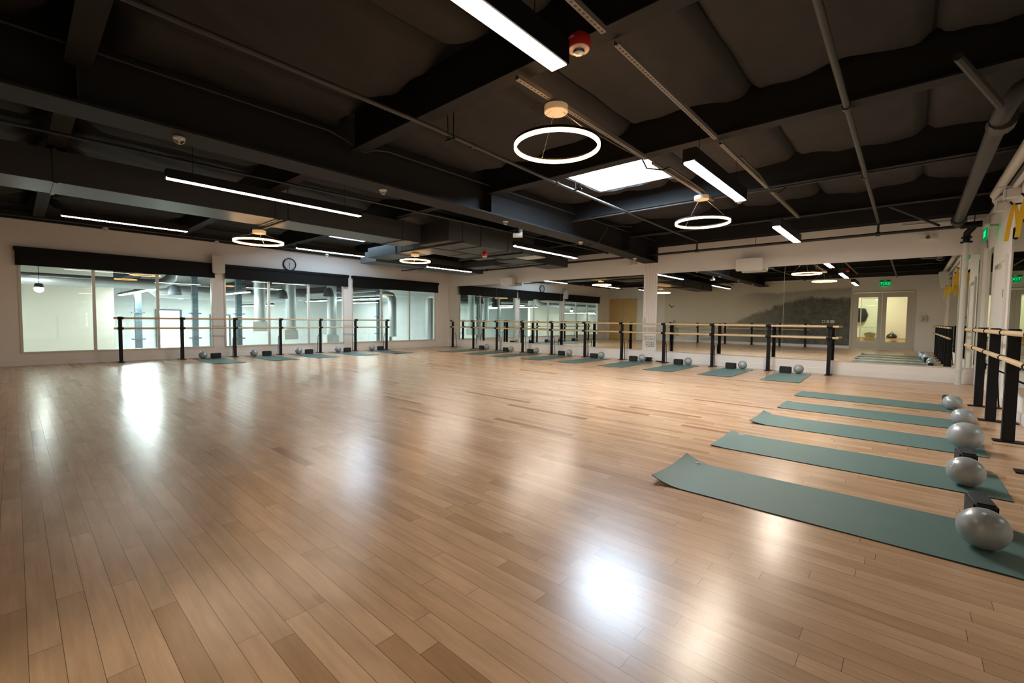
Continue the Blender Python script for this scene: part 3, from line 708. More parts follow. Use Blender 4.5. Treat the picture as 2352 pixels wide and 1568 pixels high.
linear_light(-10.6, 4.40, 6.07, 2.70, 'linear light over the wall clock, under the bluish skylight', ztop=3.6)
linear_light(-10.9, 8.35, 10.12, 2.675, 'linear light nearest the back left corner', ztop=3.6)
def ring_light(x, y, z, ca, r, label):
    t = thing('ring_pendant_light', (x, y, z), label, 'light', 'ring pendant lights')
    n = 56
    def ringmesh(r0, r1, z0, z1):
        vs = []; fs = []
        for k in range(n):
            c, s = math.cos(2*PI*k/n), math.sin(2*PI*k/n)
            vs += [(x+r0*c, y+r0*s, z0), (x+r1*c, y+r1*s, z0), (x+r1*c, y+r1*s, z1), (x+r0*c, y+r0*s, z1)]
        for k in range(n):
            a, b = 4*k, 4*((k+1) % n)
            for q in range(4): fs.append((a+q, a+(q+1) % 4, b+(q+1) % 4, b+q))
        return MB().add(vs, fs)
    ringmesh(r-0.022, r, z-0.018, z+0.012).build('ring_diffuser', E_R, t, smooth=True)
    ringmesh(r-0.006, r+0.002, z+0.0125, z+0.034).build('ring_body', M_BLACK, t, smooth=True)
    MB().lathe([(0.105, ca-0.06), (0.11, ca-0.055), (0.11, ca)], (x-0.03, y+0.02, 0)).build('canopy', M_ENAMEL, t, smooth=True)
    for k in range(3):
        a = 2*PI*k/3 + 0.5
        MB().tube([(x-0.03+0.07*math.cos(a), y+0.02+0.07*math.sin(a), ca-0.06), (x+(r-0.01)*math.cos(a), y+(r-0.01)*math.sin(a), z+0.03)], 0.0028, 5).build('suspension_wire', M_CHROME, t)
ring_light(-2.50, 3.39, 2.72, 3.10, 0.395, 'large glowing ring light overhead, nearest to the viewer')
ring_light(-2.50, 7.26, 2.68, 3.10, 0.405, 'glowing ring light in front of the skylight beam on the right')
ring_light(-9.03, 3.06, 2.50, 2.715, 0.415, 'glowing ring light above the pilaster speaker, left side')
ring_light(-9.90, 7.18, 2.65, 2.845, 0.40, 'glowing ring light left of the black air handler boxes')

# slotted channels that carry the lights
def strut(x, y0, y1, z, label):
    o = MB().box((-0.0205, y0-(y0+y1)/2, 0), (0.0205, y1-(y0+y1)/2, 0.003)).box((-0.0205, y0-(y0+y1)/2, 0.003), (-0.018, y1-(y0+y1)/2, 0.041)).box((0.018, y0-(y0+y1)/2, 0.003), (0.0205, y1-(y0+y1)/2, 0.041)).build('slotted_channel', M_STRUT)
    o.location = (x, (y0+y1)/2, z)
    tag(o, label, 'channel', 'slotted steel channels')
strut(-2.53, 2.86, 5.30, 3.125, 'slotted channel carrying the nearest ring light')
strut(-1.71, 3.04, 5.31, 3.165, 'long slotted channel between the nearest ring light and the right dark bays')
strut(-1.71, 0.55, 2.86, 3.165, 'slotted channel above the overhead linear light')
strut(-1.71, 5.49, 7.81, 3.165, 'slotted channel above the linear light beside the skylight')
strut(-2.53, 5.49, 7.81, 3.125, 'slotted channel running along the right edge of the skylight')
strut(-1.71, 7.99, 10.26, 3.165, 'slotted channel above the short linear light near the back wall')

# fire strobes
def strobe(loc, s, label):
    t = thing('fire_alarm_strobe', loc, label, 'fire alarm', 'red fire alarm strobes', world=False)
    MB().lathe([(0.03*s, 0.12), (0.04*s, 0.095), (0.07*s, 0.09), (0.085*s, 0.07), (0.09*s, 0.03), (0.078*s, 0.0)]).build('housing', M_RED, t, smooth=True)
    MB().lathe([(0.078*s, 0.001), (0.074*s, -0.006), (0.045*s, -0.012)]).build('lens_plate', M_LENS, t, smooth=True)
    MB().lathe([(0.045*s, -0.010), (0.04*s, -0.03), (0.02*s, -0.042)]).build('strobe_bulb', M_CHROME, t, smooth=True)
    text('printed_word', 'FIRE', 0.02*s, M_WPRINT, (0.0, -0.0895*s, 0.05), (PI/2, 0, 0), t, 0.0008)
    return t
strobe((-1.88, 2.80, 3.09), 1.0, 'red fire strobe under the beam at the end of the overhead linear light')
strobe((-2.15, 7.92, 3.09), 0.95, 'red fire strobe at the far end of the linear light beside the skylight')
strobe((-7.67, 7.57, 2.625), 0.8, 'small red fire strobe below the black ducts')

# wire guarded sprinkler heads
def guard(loc, label):
    t = thing('caged_sprinkler', loc, label, 'sprinkler', 'wire caged sprinkler heads', world=False)
    MB().lathe([(0.05, 0.0), (0.05, 0.012), (0.018, 0.016), (0.018, 0.03)], n=14).build('plate', M_ENAMEL, t)
    MB().tube([(0,0,0), (0,0,-0.03)], 0.009, 6).build('sprinkler_head', M_ENAMEL, t)
    c = MB()
    for a in (0, PI/2):
        c.tube([(0.05*math.cos(a)*q, 0.05*math.sin(a)*q, -0.055*math.sqrt(max(0, 1-q*q))) for q in (-1, -0.8, -0.4, 0, 0.4, 0.8, 1)], 0.0035, 5)
    c.tube([(0.05*math.cos(k*PI/6), 0.05*math.sin(k*PI/6), -0.002) for k in range(13)], 0.0035, 5)
    c.build('wire_cage', M_ENAMEL, t)
    return t
for k, (y, s) in enumerate(((1.15, 'nearest of the row, far left of the ceiling'), (3.45, 'second of the row'), (5.95, 'beside the blue lit stretch'), (8.4, 'fourth of the row'), (11.0, 'last before the back wall'))):
    z = 2.90 if y < 6 else (2.865 if y < 9 else 2.79)
    guard((-5.50, y, z-0.018), 'caged white sprinkler under the girder, ' + s)

# ------------------------------------------------------------ pipes
def pipe(name, pts, r, m, label, cat='pipe', group=None, couplings=(), tail=True):
    t = thing(name, pts[len(pts)//2], label, cat, group)
    MB().tube(pts, r, 12).build('pipe_run', m, t, smooth=True)
    for c, d in couplings:
        c = Vector(c); d = Vector(d).normalized()
        MB().tube([c-d*r*1.3, c+d*r*1.3], r*1.45, 12).build('coupling', m, t, smooth=True)
    return t
yw = 11.72
t = pipe('sprinkler_main', [(-13.6, yw, 2.94), (0.62, yw, 2.94)], 0.030, M_PIPE, 'black sprinkler main running along the whole back wall', group='sprinkler pipes',
     couplings=[((-11.75, yw, 2.94), (1,0,0)), ((-8.35, yw, 2.94), (1,0,0)), ((-4.15, yw, 2.94), (1,0,0)), ((-0.56, yw, 2.94), (1,0,0))])
for x in (-13.15, -11.75, -8.35, -4.15, -0.56): MB().tube([(x, yw, 2.94), (x, yw, 3.20)], 0.02, 8).build('riser', M_PIPE, t)
for x in (-10.2, -2.8): MB().tube([(x, yw, 2.96), (x, yw, 3.3)], 0.006, 6).lathe([(0.036, 2.93), (0.036, 2.96)], (x, yw, 0), n=10).build('hanger_rod', M_PIPE, t)
pipe('sprinkler_branch', [(-13.15, 11.66, 3.02), (-13.15, 10.2, 3.05), (-13.2, 6.5, 3.06), (-13.2, YR+0.1, 3.06)], 0.018, M_PIPE, 'black sprinkler branch pipe along the window wall', group='sprinkler pipes')
for y, w in ((1.4, 'leftmost, below the first linear light'), (3.5, 'beside the left ring light'), (6.35, 'above the clock side of the middle window'), (8.9, 'above the corner window'), (11.2, 'closest to the back left corner')):
    guard((-13.2 if y < 10 else -13.15, y, 3.010), 'caged white sprinkler on the window wall pipe, ' + w)
pipe('sprinkler_branch', [(-3.78, YR+0.05, 3.125), (-3.82, 3.0, 3.125), (-3.95, 5.5, 3.125), (-4.15, 11.70, 3.18)], 0.021, M_PIPEG, 'grey sprinkler pipe passing below the skylight edge', group='sprinkler pipes',
     couplings=[((-3.94, 5.36, 3.125), (0,1,0)), ((-3.86, 3.6, 3.125), (0,1,0))])
pipe('sprinkler_branch', [(-0.50, YR+0.05, 3.13), (-0.52, 5.3, 3.13), (-0.56, 11.70, 3.17)], 0.027, M_PIPEG, 'grey sprinkler pipe crossing the dark right bays', group='sprinkler pipes',
     couplings=[((-0.52, 5.22, 3.13), (0,1,0)), ((-0.55, 7.9, 3.15), (0,1,0))])
pipe('sprinkler_branch', [(-6.95, YR+0.05, 3.06), (-6.75, 5.2, 3.06), (-6.7, 11.70, 3.1)], 0.018, M_PIPE, 'thin black pipe left of the main girder', group='sprinkler pipes')
t = pipe('sprinkler_riser', [(0.985, 5.93, 3.29), (0.80, 5.93, 3.28), (0.64, 5.95, 3.20), (0.57, 6.02, 3.09), (0.55, 6.15, 3.05), (0.57, 11.35, 3.00), (0.60, 11.66, 2.97)], 0.072, M_PIPEG, 'thick grey fire main running to the back right corner', group='sprinkler pipes',
     couplings=[((0.57, 6.3, 3.05), (0,1,0)), ((0.57, 11.3, 3.0), (0,1,0))])
MB().tube([(0.19, 4.94, 3.20), (0.52, 5.92, 3.08)], 0.032, 8).build('sway_brace', M_PIPE, t)
MB().tube([(-0.36, 10.30, 3.185), (0.33, 11.66, 2.985)], 0.022, 8).build('sway_brace', M_PIPE, t)
# valve and white pipe in the corner
t = thing('valve_pipe', (0.715, 11.80, 0), 'white vertical pipe with black flanged valve in the right corner', 'pipe', 'sprinkler pipes')
MB().tube([(0.715, 11.80, 0.0), (0.715, 11.80, 2.66)], 0.043, 14).build('white_pipe', M_ENAMEL, t, smooth=True)
MB().lathe([(0.062, 0.27), (0.062, 0.29)], (0.715, 11.80, 0), n=16).lathe([(0.05, 0.0), (0.05, 0.02)], (0.715, 11.80, 0), n=16).build('pipe_collar', M_ENAMEL, t)
MB().lathe([(0.085, 2.64), (0.085, 2.665), (0.05, 2.67), (0.05, 2.72), (0.075, 2.725), (0.075, 2.75), (0.045, 2.76)], (0.715, 11.80, 0), n=16).build('flange', M_BLACK, t)
MB().tube([(0.715, 11.80, 2.74), (0.72, 11.79, 2.82), (0.78, 11.74, 2.90), (0.80, 11.72, 2.95)], 0.052, 12).build('elbow', M_BLACK, t, smooth=True)
MB().tube([(0.62, 11.72, 2.95), (0.90, 11.72, 2.955)], 0.056, 12).build('tee', M_BLACK, t, smooth=True)
for x in (0.70, 0.80): MB().tube([(x, 11.72, 2.99), (x, 11.72, 3.3)], 0.007, 6).build('hanger_rod', M_BLACK, t)
# white conduits along the top of the right wall
t = thing('wall_conduit', (0.86, 4.5, 3.03), 'thick white insulated conduit along the top of the right wall', 'conduit', 'white wall conduits')
MB().tube([(0.86, YR+0.05, 3.06), (0.86, 9.75, 3.05)], 0.055, 14).build('conduit_run', M_ENAMEL, t, smooth=True)
c = MB()
for k in range(5):
    a = k*0.9
    c.tube([(0.86+0.03*math.cos(a), 9.74, 3.05+0.03*math.sin(a)), (0.88+0.02*math.cos(a), 9.98, 3.0), (0.95, 10.05+0.05*k, 2.93), (0.985, 10.1+0.06*k, 2.90)], 0.008, 6)
c.build('cable_bundle', M_ENAMEL, t)
for y in (1.5, 4.0, 6.5, 9.0): MB().box((0.79, y-0.012, 2.985), (0.998, y+0.012, 2.997)).build('bracket', M_ENAMEL, t)
t = thing('wall_conduit', (0.94, 4.5, 2.94), 'thinner white conduit below the thick one on the right wall', 'conduit', 'white wall conduits')
MB().tube([(0.945, YR+0.05, 2.925), (0.945, 8.8, 2.925), (0.94, 9.2, 2.94), (0.90, 9.75, 2.985)], 0.028, 10).build('conduit_run', M_ENAMEL, t, smooth=True)
t = thing('wall_conduit', (0.97, 11.0, 3.05), 'thin white conduit bending around the right corner under the roof', 'conduit', 'white wall conduits')
MB().tube([(0.985, 10.0, 2.98), (0.985, 11.5, 3.09), (0.965, 11.93, 3.09), (0.90, 11.97, 3.09), (-0.2, 11.975, 3.10)], 0.014, 8).build('conduit_run', M_ENAMEL, t, smooth=True)
# cut vertical conduit by the corner mirror
t = thing('wall_conduit', (0.93, 11.93, 0), 'vertical white capped pipe right of the corner mirror edge', 'conduit', 'white wall conduits')
MB().tube([(0.95, 11.93, 0.01), (0.95, 11.93, 2.52)], 0.026, 10).build('conduit_run', M_ENAMEL, t, smooth=True)
MB().cbox((0.95, 11.93, 2.58), (0.085, 0.085, 0.14)).build('junction_cap', M_ENAMEL, t, bevel=0.008)
# boxes under the conduits
for k, (y, z) in enumerate(((9.55, 2.86), (8.75, 2.88))):
    t = thing('junction_box', (0.95, y, z), ('white junction box under the end of the thick conduit', 'white junction box nearer the viewer under the conduits')[k], 'junction box', 'white junction boxes')
    MB().box((0.86, y-0.08, z-0.09), (0.998, y+0.08, z+0.02)).build('box', M_ENAMEL, t, bevel=0.008)
    MB().box((0.85, y-0.085, z-0.095), (0.861, y+0.085, z+0.025)).build('cover', M_SPK, t)

# twin conduits under beam three and others
def conduit(pts, r, label, m=M_PIPE): 
    o = MB().tube(pts, r, 8).build('ceiling_conduit', m, off=pts[0], smooth=True); tag(o, label, 'conduit', 'dark ceiling conduits')
conduit([(-5.28, 7.80, 3.17), (0.95, 7.80, 3.17)], 0.014, 'upper dark conduit of the pair under the beam behind the skylight')
conduit([(-5.28, 7.70, 3.145), (0.95, 7.72, 3.145)], 0.014, 'lower dark conduit of the pair under the beam behind the skylight')
conduit([(-2.60, 3.45, 3.12), (-2.58, 4.8, 3.13), (-2.57, 5.25, 3.15), (-2.52, 5.30, 3.02), (-2.42, 5.55, 3.04), (-2.42, 5.75, 3.13), (-2.44, 7.2, 3.13)], 0.011, 'dark conduit leaving the nearest ring light and bending under the beam')
conduit([(-1.62, 5.95, 3.14), (-1.60, 6.8, 3.12), (-1.56, 7.3, 3.0), (-1.5, 7.45, 3.0), (-1.45, 7.68, 3.13)], 0.010, 'dark conduit looping beside the linear light near the skylight')
conduit([(-5.29, YR+0.1, 3.36), (-5.29, 2.6, 3.36), (-5.27, 2.80, 3.30), (-5.20, 3.0, 3.2), (-5.27, 3.2, 3.30), (-5.29, 3.4, 3.34), (-5.29, 11.8, 3.32)], 0.013, 'dark conduit along the right side of the girder')
conduit([(-5.85, 9.3, 3.3), (-5.6, 8.9, 2.84), (-5.25, 8.75, 2.86), (-5.1, 8.9, 3.25), (-4.9, 9.6, 3.3)], 0.010, 'dark cable looping under the girder')
conduit([(-3.9, 10.22, 3.19), (0.9, 10.22, 3.19)], 0.013, 'dark conduit under the last beam before the back wall')
# clamps with rods near the skylight and first beam
for k, (x, y, s) in enumerate(((-3.84, 3.25, 'first beam'), (-3.80, 5.7, 'skylight'))):
    t = thing('pipe_hanger', (x, y, 3.12), 'dark trapeze rod hanger on the grey sprinkler pipe by the ' + s, 'hanger', 'pipe hangers')
    MB().tube([(x-0.04, y, 3.08), (x-0.06, y, 3.7)], 0.006, 6).build('rod', M_BLACK, t)
    MB().tube([(x+0.05, y, 3.08), (x+0.05, y, 3.7)], 0.006, 6).build('rod', M_BLACK, t)
    MB().box((x-0.07, y-0.012, 3.075), (x+0.07, y+0.012, 3.09)).build('cross_bar', M_BLACK, t)

# ------------------------------------------------------------ ducts and air handler
def duct(name, a, b, label, fl=(), axis=1, m=M_DUCT):
    c = ((a[0]+b[0])/2, (a[1]+b[1])/2, a[2])
    t = thing(name, c, label, 'duct', 'black air ducts')
    MB().box(a, b).build('duct_body', m, t, bevel=0.006)
    for q in fl:
        lo = [a[0]-0.015, a[1]-0.015, a[2]-0.015]; hi = [b[0]+0.015, b[1]+0.015, b[2]+0.015]
        lo[axis] = q-0.02; hi[axis] = q+0.02
        MB().box(lo, hi).build('joint_flange', m, t)
    return t
duct('air_duct', (-8.80, YR+0.05, 2.765), (-8.0, 5.95, 3.16), 'long black rectangular duct along the left side of the ceiling', (0.40, 3.0, 5.5))
t = duct('air_handler', (-8.22, 6.06, 2.75), (-7.20, 8.86, 3.195), 'large black air handler box hung in the middle of the ceiling', (7.0, 7.9))
duct('air_duct', (-9.05, 6.5, 2.755), (-8.32, 8.7, 3.1), 'black duct box behind the air handler', (7.6,))
duct('air_duct', (-8.85, 9.2, 2.77), (-8.05, 11.6, 3.05), 'black duct between the air handler and the back wall', (10.1,))
duct('air_duct', (-12.75, 7.2, 2.80), (-11.85, 11.62, 3.12), 'black duct above the back left corner', (9.4,))
duct('air_duct', (-11.8, 6.9, 2.86), (-9.1, 7.6, 3.14), 'black cross duct reaching toward the window wall', (-10.4,), 0)
duct('air_duct', (-11.82, 10.6, 2.90), (-8.9, 11.2, 3.12), 'black cross duct near the back left corner', (-10.2,), 0)
t = thing('air_diffuser', (-7.6, 9.3, 2.78), 'pale metal diffuser box beside the air handler', 'diffuser')
MB().box((-7.95, 8.87, 2.80), (-7.35, 9.5, 2.98)).build('plenum', M_DUCT, t)
MB().box((-7.97, 8.98, 2.775), (-7.33, 9.52, 2.80)).build('grille', M_ALU, t, bevel=0.004)
# trapeze bars below the ducts
for k, (x0, x1, y) in enumerate(((-9.5, -7.7, 3.08), (-9.3, -7.0, 6.3), (-9.3, -7.0, 8.2), (-9.0, -7.9, 10.3), (-12.9, -11.7, 8.8))):
    t = thing('duct_hanger', ((x0+x1)/2, y, 2.73), 'black trapeze bar under the ducts, ' + ('left, over the ring light', 'left end of the air handler', 'right end of the air handler', 'between the handler and the back wall', 'near the back left corner')[k], 'hanger', 'duct hangers')
    MB().box((x0, y-0.02, 2.715), (x1, y+0.02, 2.745)).build('cross_bar', M_BLACK, t)
    for x in (x0+0.05, x1-0.05): MB().tube([(x, y, 2.74), (x, y, 3.75)], 0.006, 6).build('rod', M_BLACK, t)
# spot fitting on the girder
t = thing('spotlight', (-5.62, 6.42, 2.72), 'small pale blue-white spot fitting hanging below the girder', 'spotlight')
MB().tube([(-5.62, 6.40, 2.88), (-5.62, 6.40, 2.76)], 0.012, 8).build('stem', M_BLACK, t)
MB().tube([(-5.68, 6.36, 2.72), (-5.54, 6.46, 2.72)], 0.045, 12).build('lamp_body', M_SPK, t, smooth=True)
MB().box((-5.60, 6.43, 2.74), (-5.55, 6.48, 2.83)).build('bracket', M_SPK, t)

# ------------------------------------------------------------ wall items
def clock():
    t = thing('wall_clock', (XL, 5.70, 2.735), 'round black rimmed wall clock above the middle window', 'clock', world=False)
    MB().lathe([(0.195, 0.0), (0.195, 0.035), (0.185, 0.045), (0.168, 0.045), (0.165, 0.02)], n=40, axis='X', cap=False).build('rim', M_BLACK, t, smooth=True)
    MB().lathe([(0.168, 0.012), (0.168, 0.02)], n=40, axis='X').build('dial', M_DIAL, t)
    for k in range(12):
        a = 2*PI*(k+1)/12
        text('numeral', str(k+1), 0.05, M_BLACK, (0.021, 0.135*math.sin(a), 0.135*math.cos(a)), (PI/2, 0, PI/2), t, 0.0005)
    def hand(name, ang, ln, w):
        d = (math.sin(ang), math.cos(ang)); p = (-d[1], d[0])
        o = [(0.024, d[0]*q*ln + p[0]*s*w, d[1]*q*ln + p[1]*s*w) for q, s in ((-0.15,-1),(-0.15,1),(1,0.6),(1,-0.6))]
        MB().add(o + [(0.026, a, b) for _, a, b in o], [(0,1,2,3),(7,6,5,4),(0,4,5,1),(1,5,6,2),(2,6,7,3),(3,7,4,0)]).build(name, M_BLACK, t)
    hand('hour_hand', math.radians(-14), 0.085, 0.007)
    hand('minute_hand', math.radians(181), 0.135, 0.005)
    hand('second_hand', math.radians(22), 0.10, 0.0018)
clock()
def wall_speaker(loc, rz, w, h, d, tilt, label):
    t = thing('wall_speaker', loc, label, 'loudspeaker', 'white wall speakers', world=False)
    t.rotation_euler = (0, 0, rz)
    b = MB().extr([(-w/2, -h/2), (w/2, -h/2), (w/2, h/2), (-w/2, h/2)], -d-0.06, -0.06)
    # cabinet narrows to its back
    b.v = [(x*(0.80 if y > -0.07 else 1), y, z*(0.9 if y > -0.07 else 1)) for x, y, z in b.v]
    c = b.build('cabinet', M_SPK, t, bevel=0.02, seg=3)
    gq = MB().cbox((0, -d-0.062, 0), (w*0.90, 0.012, h*0.90)).build('grille', M_GRILL, t, bevel=0.005)
    for o in (c, gq): o.rotation_euler = (tilt, 0, 0)
    MB().tube([(0, -0.12, 0), (0, 0.0, 0)], 0.025, 8).build('wall_bracket', M_SPK, t)
wall_speaker((-10.78, YB, 2.51), 0.0, 0.60, 0.28, 0.22, 0.12, 'white speaker on back wall above the left mirrors')
wall_speaker((-2.92, YB, 2.54), 0.0, 0.60, 0.31, 0.24, 0.12, 'white speaker on back wall above the right mirrors')
wall_speaker((XL, 3.815, 2.56), PI/2-0.25, 0.30, 0.50, 0.22, 0.10, 'white upright speaker on the pilaster between first and second window')
wall_speaker((XR, 2.6, 2.70), -PI/2, 0.5, 0.55, 0.24, 0.12, 'white speaker on the right wall close to the viewer')
t = thing('wall_plate', (XL, 0.12, 2.97), 'small white blank plate high on the left of the window wall', 'wall plate')
MB().box((XL, 0.06, 2.91), (XL+0.012, 0.18, 3.03)).build('plate', M_WALL, t, bevel=0.003)
MB().box((XL+0.012, 0.09, 2.94), (XL+0.016, 0.15, 3.0)).build('inner_plate', M_TRIMW, t)
# emergency light left of girder end
t = thing('emergency_light', (-6.02, YB, 2.80), 'white emergency lamp on the back wall beside the girder end', 'emergency light')
MB().cbox((-6.02, YB-0.035, 2.80), (0.20, 0.07, 0.10)).build('case', M_SPK, t, bevel=0.01)
for x in (-6.08, -5.95): MB().lathe([(0.03, -0.12), (0.035, -0.11), (0.02, -0.06)], (x, YB, 2.765), n=12, axis='Y').build('lamp_head', M_SPK, t)
t = thing('emergency_light', (0.19, YB, 2.82), 'small white emergency lamp under the sprinkler main near the right corner', 'emergency light')
MB().cbox((0.19, YB-0.03, 2.84), (0.20, 0.06, 0.09)).build('case', M_SPK, t, bevel=0.01)
MB().lathe([(0.035, -0.1), (0.035, -0.08), (0.02, -0.05)], (0.19, YB, 2.82), n=12, axis='Y').build('lamp_head', M_CHROME, t)
# pilaster conduits
t = thing('conduit_bank', (-5.5, YB, 0.4), 'four white conduits running down the white pilaster between the mirrors', 'conduit')
for k, x in enumerate((-5.615, -5.535, -5.455, -5.37)):
    xt = x - 0.05 + 0.045*k
    MB().tube([(xt, YB-0.02, 2.76), (xt, YB-0.02, 2.62), (x, YB-0.02, 2.48), (x, YB-0.02, 0.58)], 0.0095, 8).build('conduit_run', M_WALL, t, smooth=True)
for z in (0.70, 0.95): MB().box((-5.69, YB-0.036, z-0.012), (-5.31, YB-0.030, z+0.012)).build('clamp_strip', M_ALU, t)
for k, x in enumerate((-5.54, -5.40)):
    q = thing('outlet_box', (x, YB, 0.5), ('left', 'right')[k] + ' grey outlet box of the pair at the foot of the pilaster', 'outlet', 'outlet boxes')
    MB().box((x-0.055, YB-0.05, 0.42), (x+0.055, YB, 0.56)).build('box', M_ALU, q, bevel=0.005)
    MB().lathe([(0.018, -0.056), (0.018, -0.05)], (x, YB, 0.52), n=12, axis='Y').lathe([(0.018, -0.056), (0.018, -0.05)], (x, YB, 0.465), n=12, axis='Y').build('socket', M_GREYD, q)
t = thing('switch_box', (-5.645, YB, 1.15), 'small steel switch box on the left edge of the pilaster', 'switch')
MB().box((-5.698, YB-0.05, 1.09), (-5.632, YB, 1.22)).build('box', M_ALU, t, bevel=0.004)
MB().cbox((-5.665, YB-0.052, 1.16), (0.025, 0.012, 0.05)).build('toggle', M_SPK, t)
t = thing('power_cord', (-5.25, 11.8, 0), 'thin pale cord running from the outlets down to the floor', 'cord')
MB().tube([(-5.54, 11.94, 0.44), (-5.50, 11.95, 0.32), (-5.38, 11.94, 0.16), (-5.28, 11.93, 0.05), (-5.24, 11.93, 0.03)], 0.004, 6).build('cable', M_SPK, t)
MB().box((-5.25, 11.90, 0), (-5.05, 11.95, 0.03)).build('plug_strip', M_BLKPL, t, bevel=0.004)
t = thing('dustpan', (-5.48, 11.80, 0), 'black flared dustpan standing on the floor by the pilaster', 'dustpan')
MB().add([(-5.50, 11.78, 0.0), (-5.38, 11.78, 0.0), (-5.38, 11.86, 0.0), (-5.50, 11.86, 0.0), (-5.53, 11.74, 0.13), (-5.30, 11.74, 0.13), (-5.32, 11.89, 0.10), (-5.51, 11.89, 0.10)],
         [(0,3,2,1),(4,5,6,7),(0,1,5,4),(1,2,6,5),(2,3,7,6),(3,0,4,7)]).build('pan', M_BLKPL, t, bevel=0.006)
MB().tube([(-5.39, 11.82, 0.02), (-5.30, 11.81, 0.03)], 0.012, 8).build('grip', M_BLKPL, t)
t = thing('round_plate', (-7.62, 11.85, 0.006), 'white round disc leaning on the wall base behind the mats', 'disc', world=False)
t.location = (-7.62, 11.93, 0.06); t.rotation_euler = (-0.25, 0, 0)
MB().lathe([(0.11, -0.01), (0.115, 0.0), (0.10, 0.012)], n=28, axis='Y').build('disc', M_SPK, t, smooth=True)
# resistance bands on the right wall
random.seed(11)
def bands(y, z, n, label):
    t = thing('resistance_bands', (0.9, y, z), label, 'exercise bands', 'yellow exercise bands')
    MB().tube([(XR, y, z), (0.85, y, z), (0.83, y, z+0.03)], 0.011, 8).box((XR-0.012, y-0.04, z-0.05), (XR, y+0.04, z+0.05)).build('hook', M_BLACK, t)
    for i in range(n):
        ln = 0.44 - 0.10*i; sw = (-0.035, 0.03, -0.06)[i]; x0 = 0.865 + 0.035*i; w = 0.019
        path = [(x0+0.05, y+0.05, z-ln*0.75), (x0+0.03, y+0.035, z-0.10), (x0+0.012, y+0.02, z-0.005), (x0, y, z+0.016), (x0-0.004, y-0.02, z-0.01), (x0-0.01+sw*0.3, y-0.035, z-0.10), (x0-0.015+sw*0.7, y-0.05, z-ln*0.6), (x0-0.02+sw, y-0.055, z-ln)]
        vs = []; fs = []
        for j, (px, py, pz) in enumerate(path):
            ww = w*(0.55 if 1 < j < 5 else 1.0)
            for ddx, ddy in ((-ww, -0.002), (ww, -0.002), (ww, 0.002), (-ww, 0.002)):
                vs.append((px+ddx, py+ddy, pz))
        for j in range(len(path)-1):
            for q in range(4): fs.append((4*j+q, 4*j+(q+1) % 4, 4*j+4+(q+1) % 4, 4*j+4+q))
        fs += [(3,2,1,0), tuple(4*(len(path)-1)+q for q in range(4))]
        MB().add(vs, fs).build('band', M_YEL, t)
bands(7.95, 2.56, 1, 'yellow resistance bands hanging on right wall, nearest the exit sign')
bands(7.2, 2.50, 3, 'yellow resistance bands on right wall, the middle bunch')
bands(3.1, 2.42, 3, 'yellow resistance bands on right wall, nearest the viewer')

# ------------------------------------------------------------ barres
ZB1, ZB2 = 1.052, 0.808
def barre(name, posts, axis, side, ends, label, ring, off):
    """posts: positions along the axis; side: direction of the room; off: line of the posts"""
    o0 = (off, posts[len(posts)//2], 0) if axis == 'y' else (posts[len(posts)//2], off, 0)
    t = thing('ballet_barre', o0, label, 'ballet barre', 'double rail ballet barres')
    def P(a, b, z): return (b, a, z) if axis == 'y' else (a, b, z)   # a along, b across
    hw = 0.043 if ring < 0.03 else 0.034
    for p in posts:
        lo = P(p-hw, off-hw, 0.012); hi = P(p+hw, off+hw, 1.088)
        q = MB().box(lo, hi).build('post', M_BLACK, t, bevel=0.006)
        b0, b1 = off+side*0.10, off-side*0.22
        MB().box(P(p-0.06, min(b0, b1), 0), P(p+0.06, max(b0, b1), 0.012)).build('base_plate', M_BLACK, q, off=o0)
        MB().tube([P(p, off-side*0.195, 0.012), P(p, off-side*0.16, 0.50), P(p, off-side*0.12, 0.555), P(p, off-side*0.03, 0.60)], 0.009, 8).build('brace_rod', M_BLACK, q, off=o0)
        for z in (ZB1, ZB2):
            r = off+side*(hw+0.028)
            MB().tube([P(p-ring, r, z), P(p+ring, r, z)], 0.031, 14).build('rail_collar', M_BLACK, q, off=o0, smooth=True)
    for z in (ZB1, ZB2):
        r = off+side*(hw+0.028)
        MB().tube([P(ends[0], r, z), P(ends[1], r, z)], 0.0235, 14).build('handrail', M_BAR, t, smooth=True)
barre('b', [1.68+1.2*k for k in range(7)], 'y', 1, (1.56, 8.97), 'long two rail barre with seven posts in front of the windows', 0.055, -13.95)
barre('b', [-13.65, -12.45, -11.21, -9.97, -8.72, -7.45, -6.20, -4.95, -3.69, -2.44, -1.28], 'x', -1, (-13.78, -1.12), 'long two rail barre with eleven posts in front of the back mirrors', 0.055, 11.72)
barre('b', [1.35+1.25*k for k in range(7)], 'y', -1, (1.2, 10.05), 'two rail barre along the right wall behind the nearest mats', 0.016, 0.745)
barre('b', [-10.1, -8.6, -7.2, -5.93, -4.7, -3.65], 'x', 1, (-10.3, -3.5), 'two rail barre along the mural wall', 0.055, -0.82)

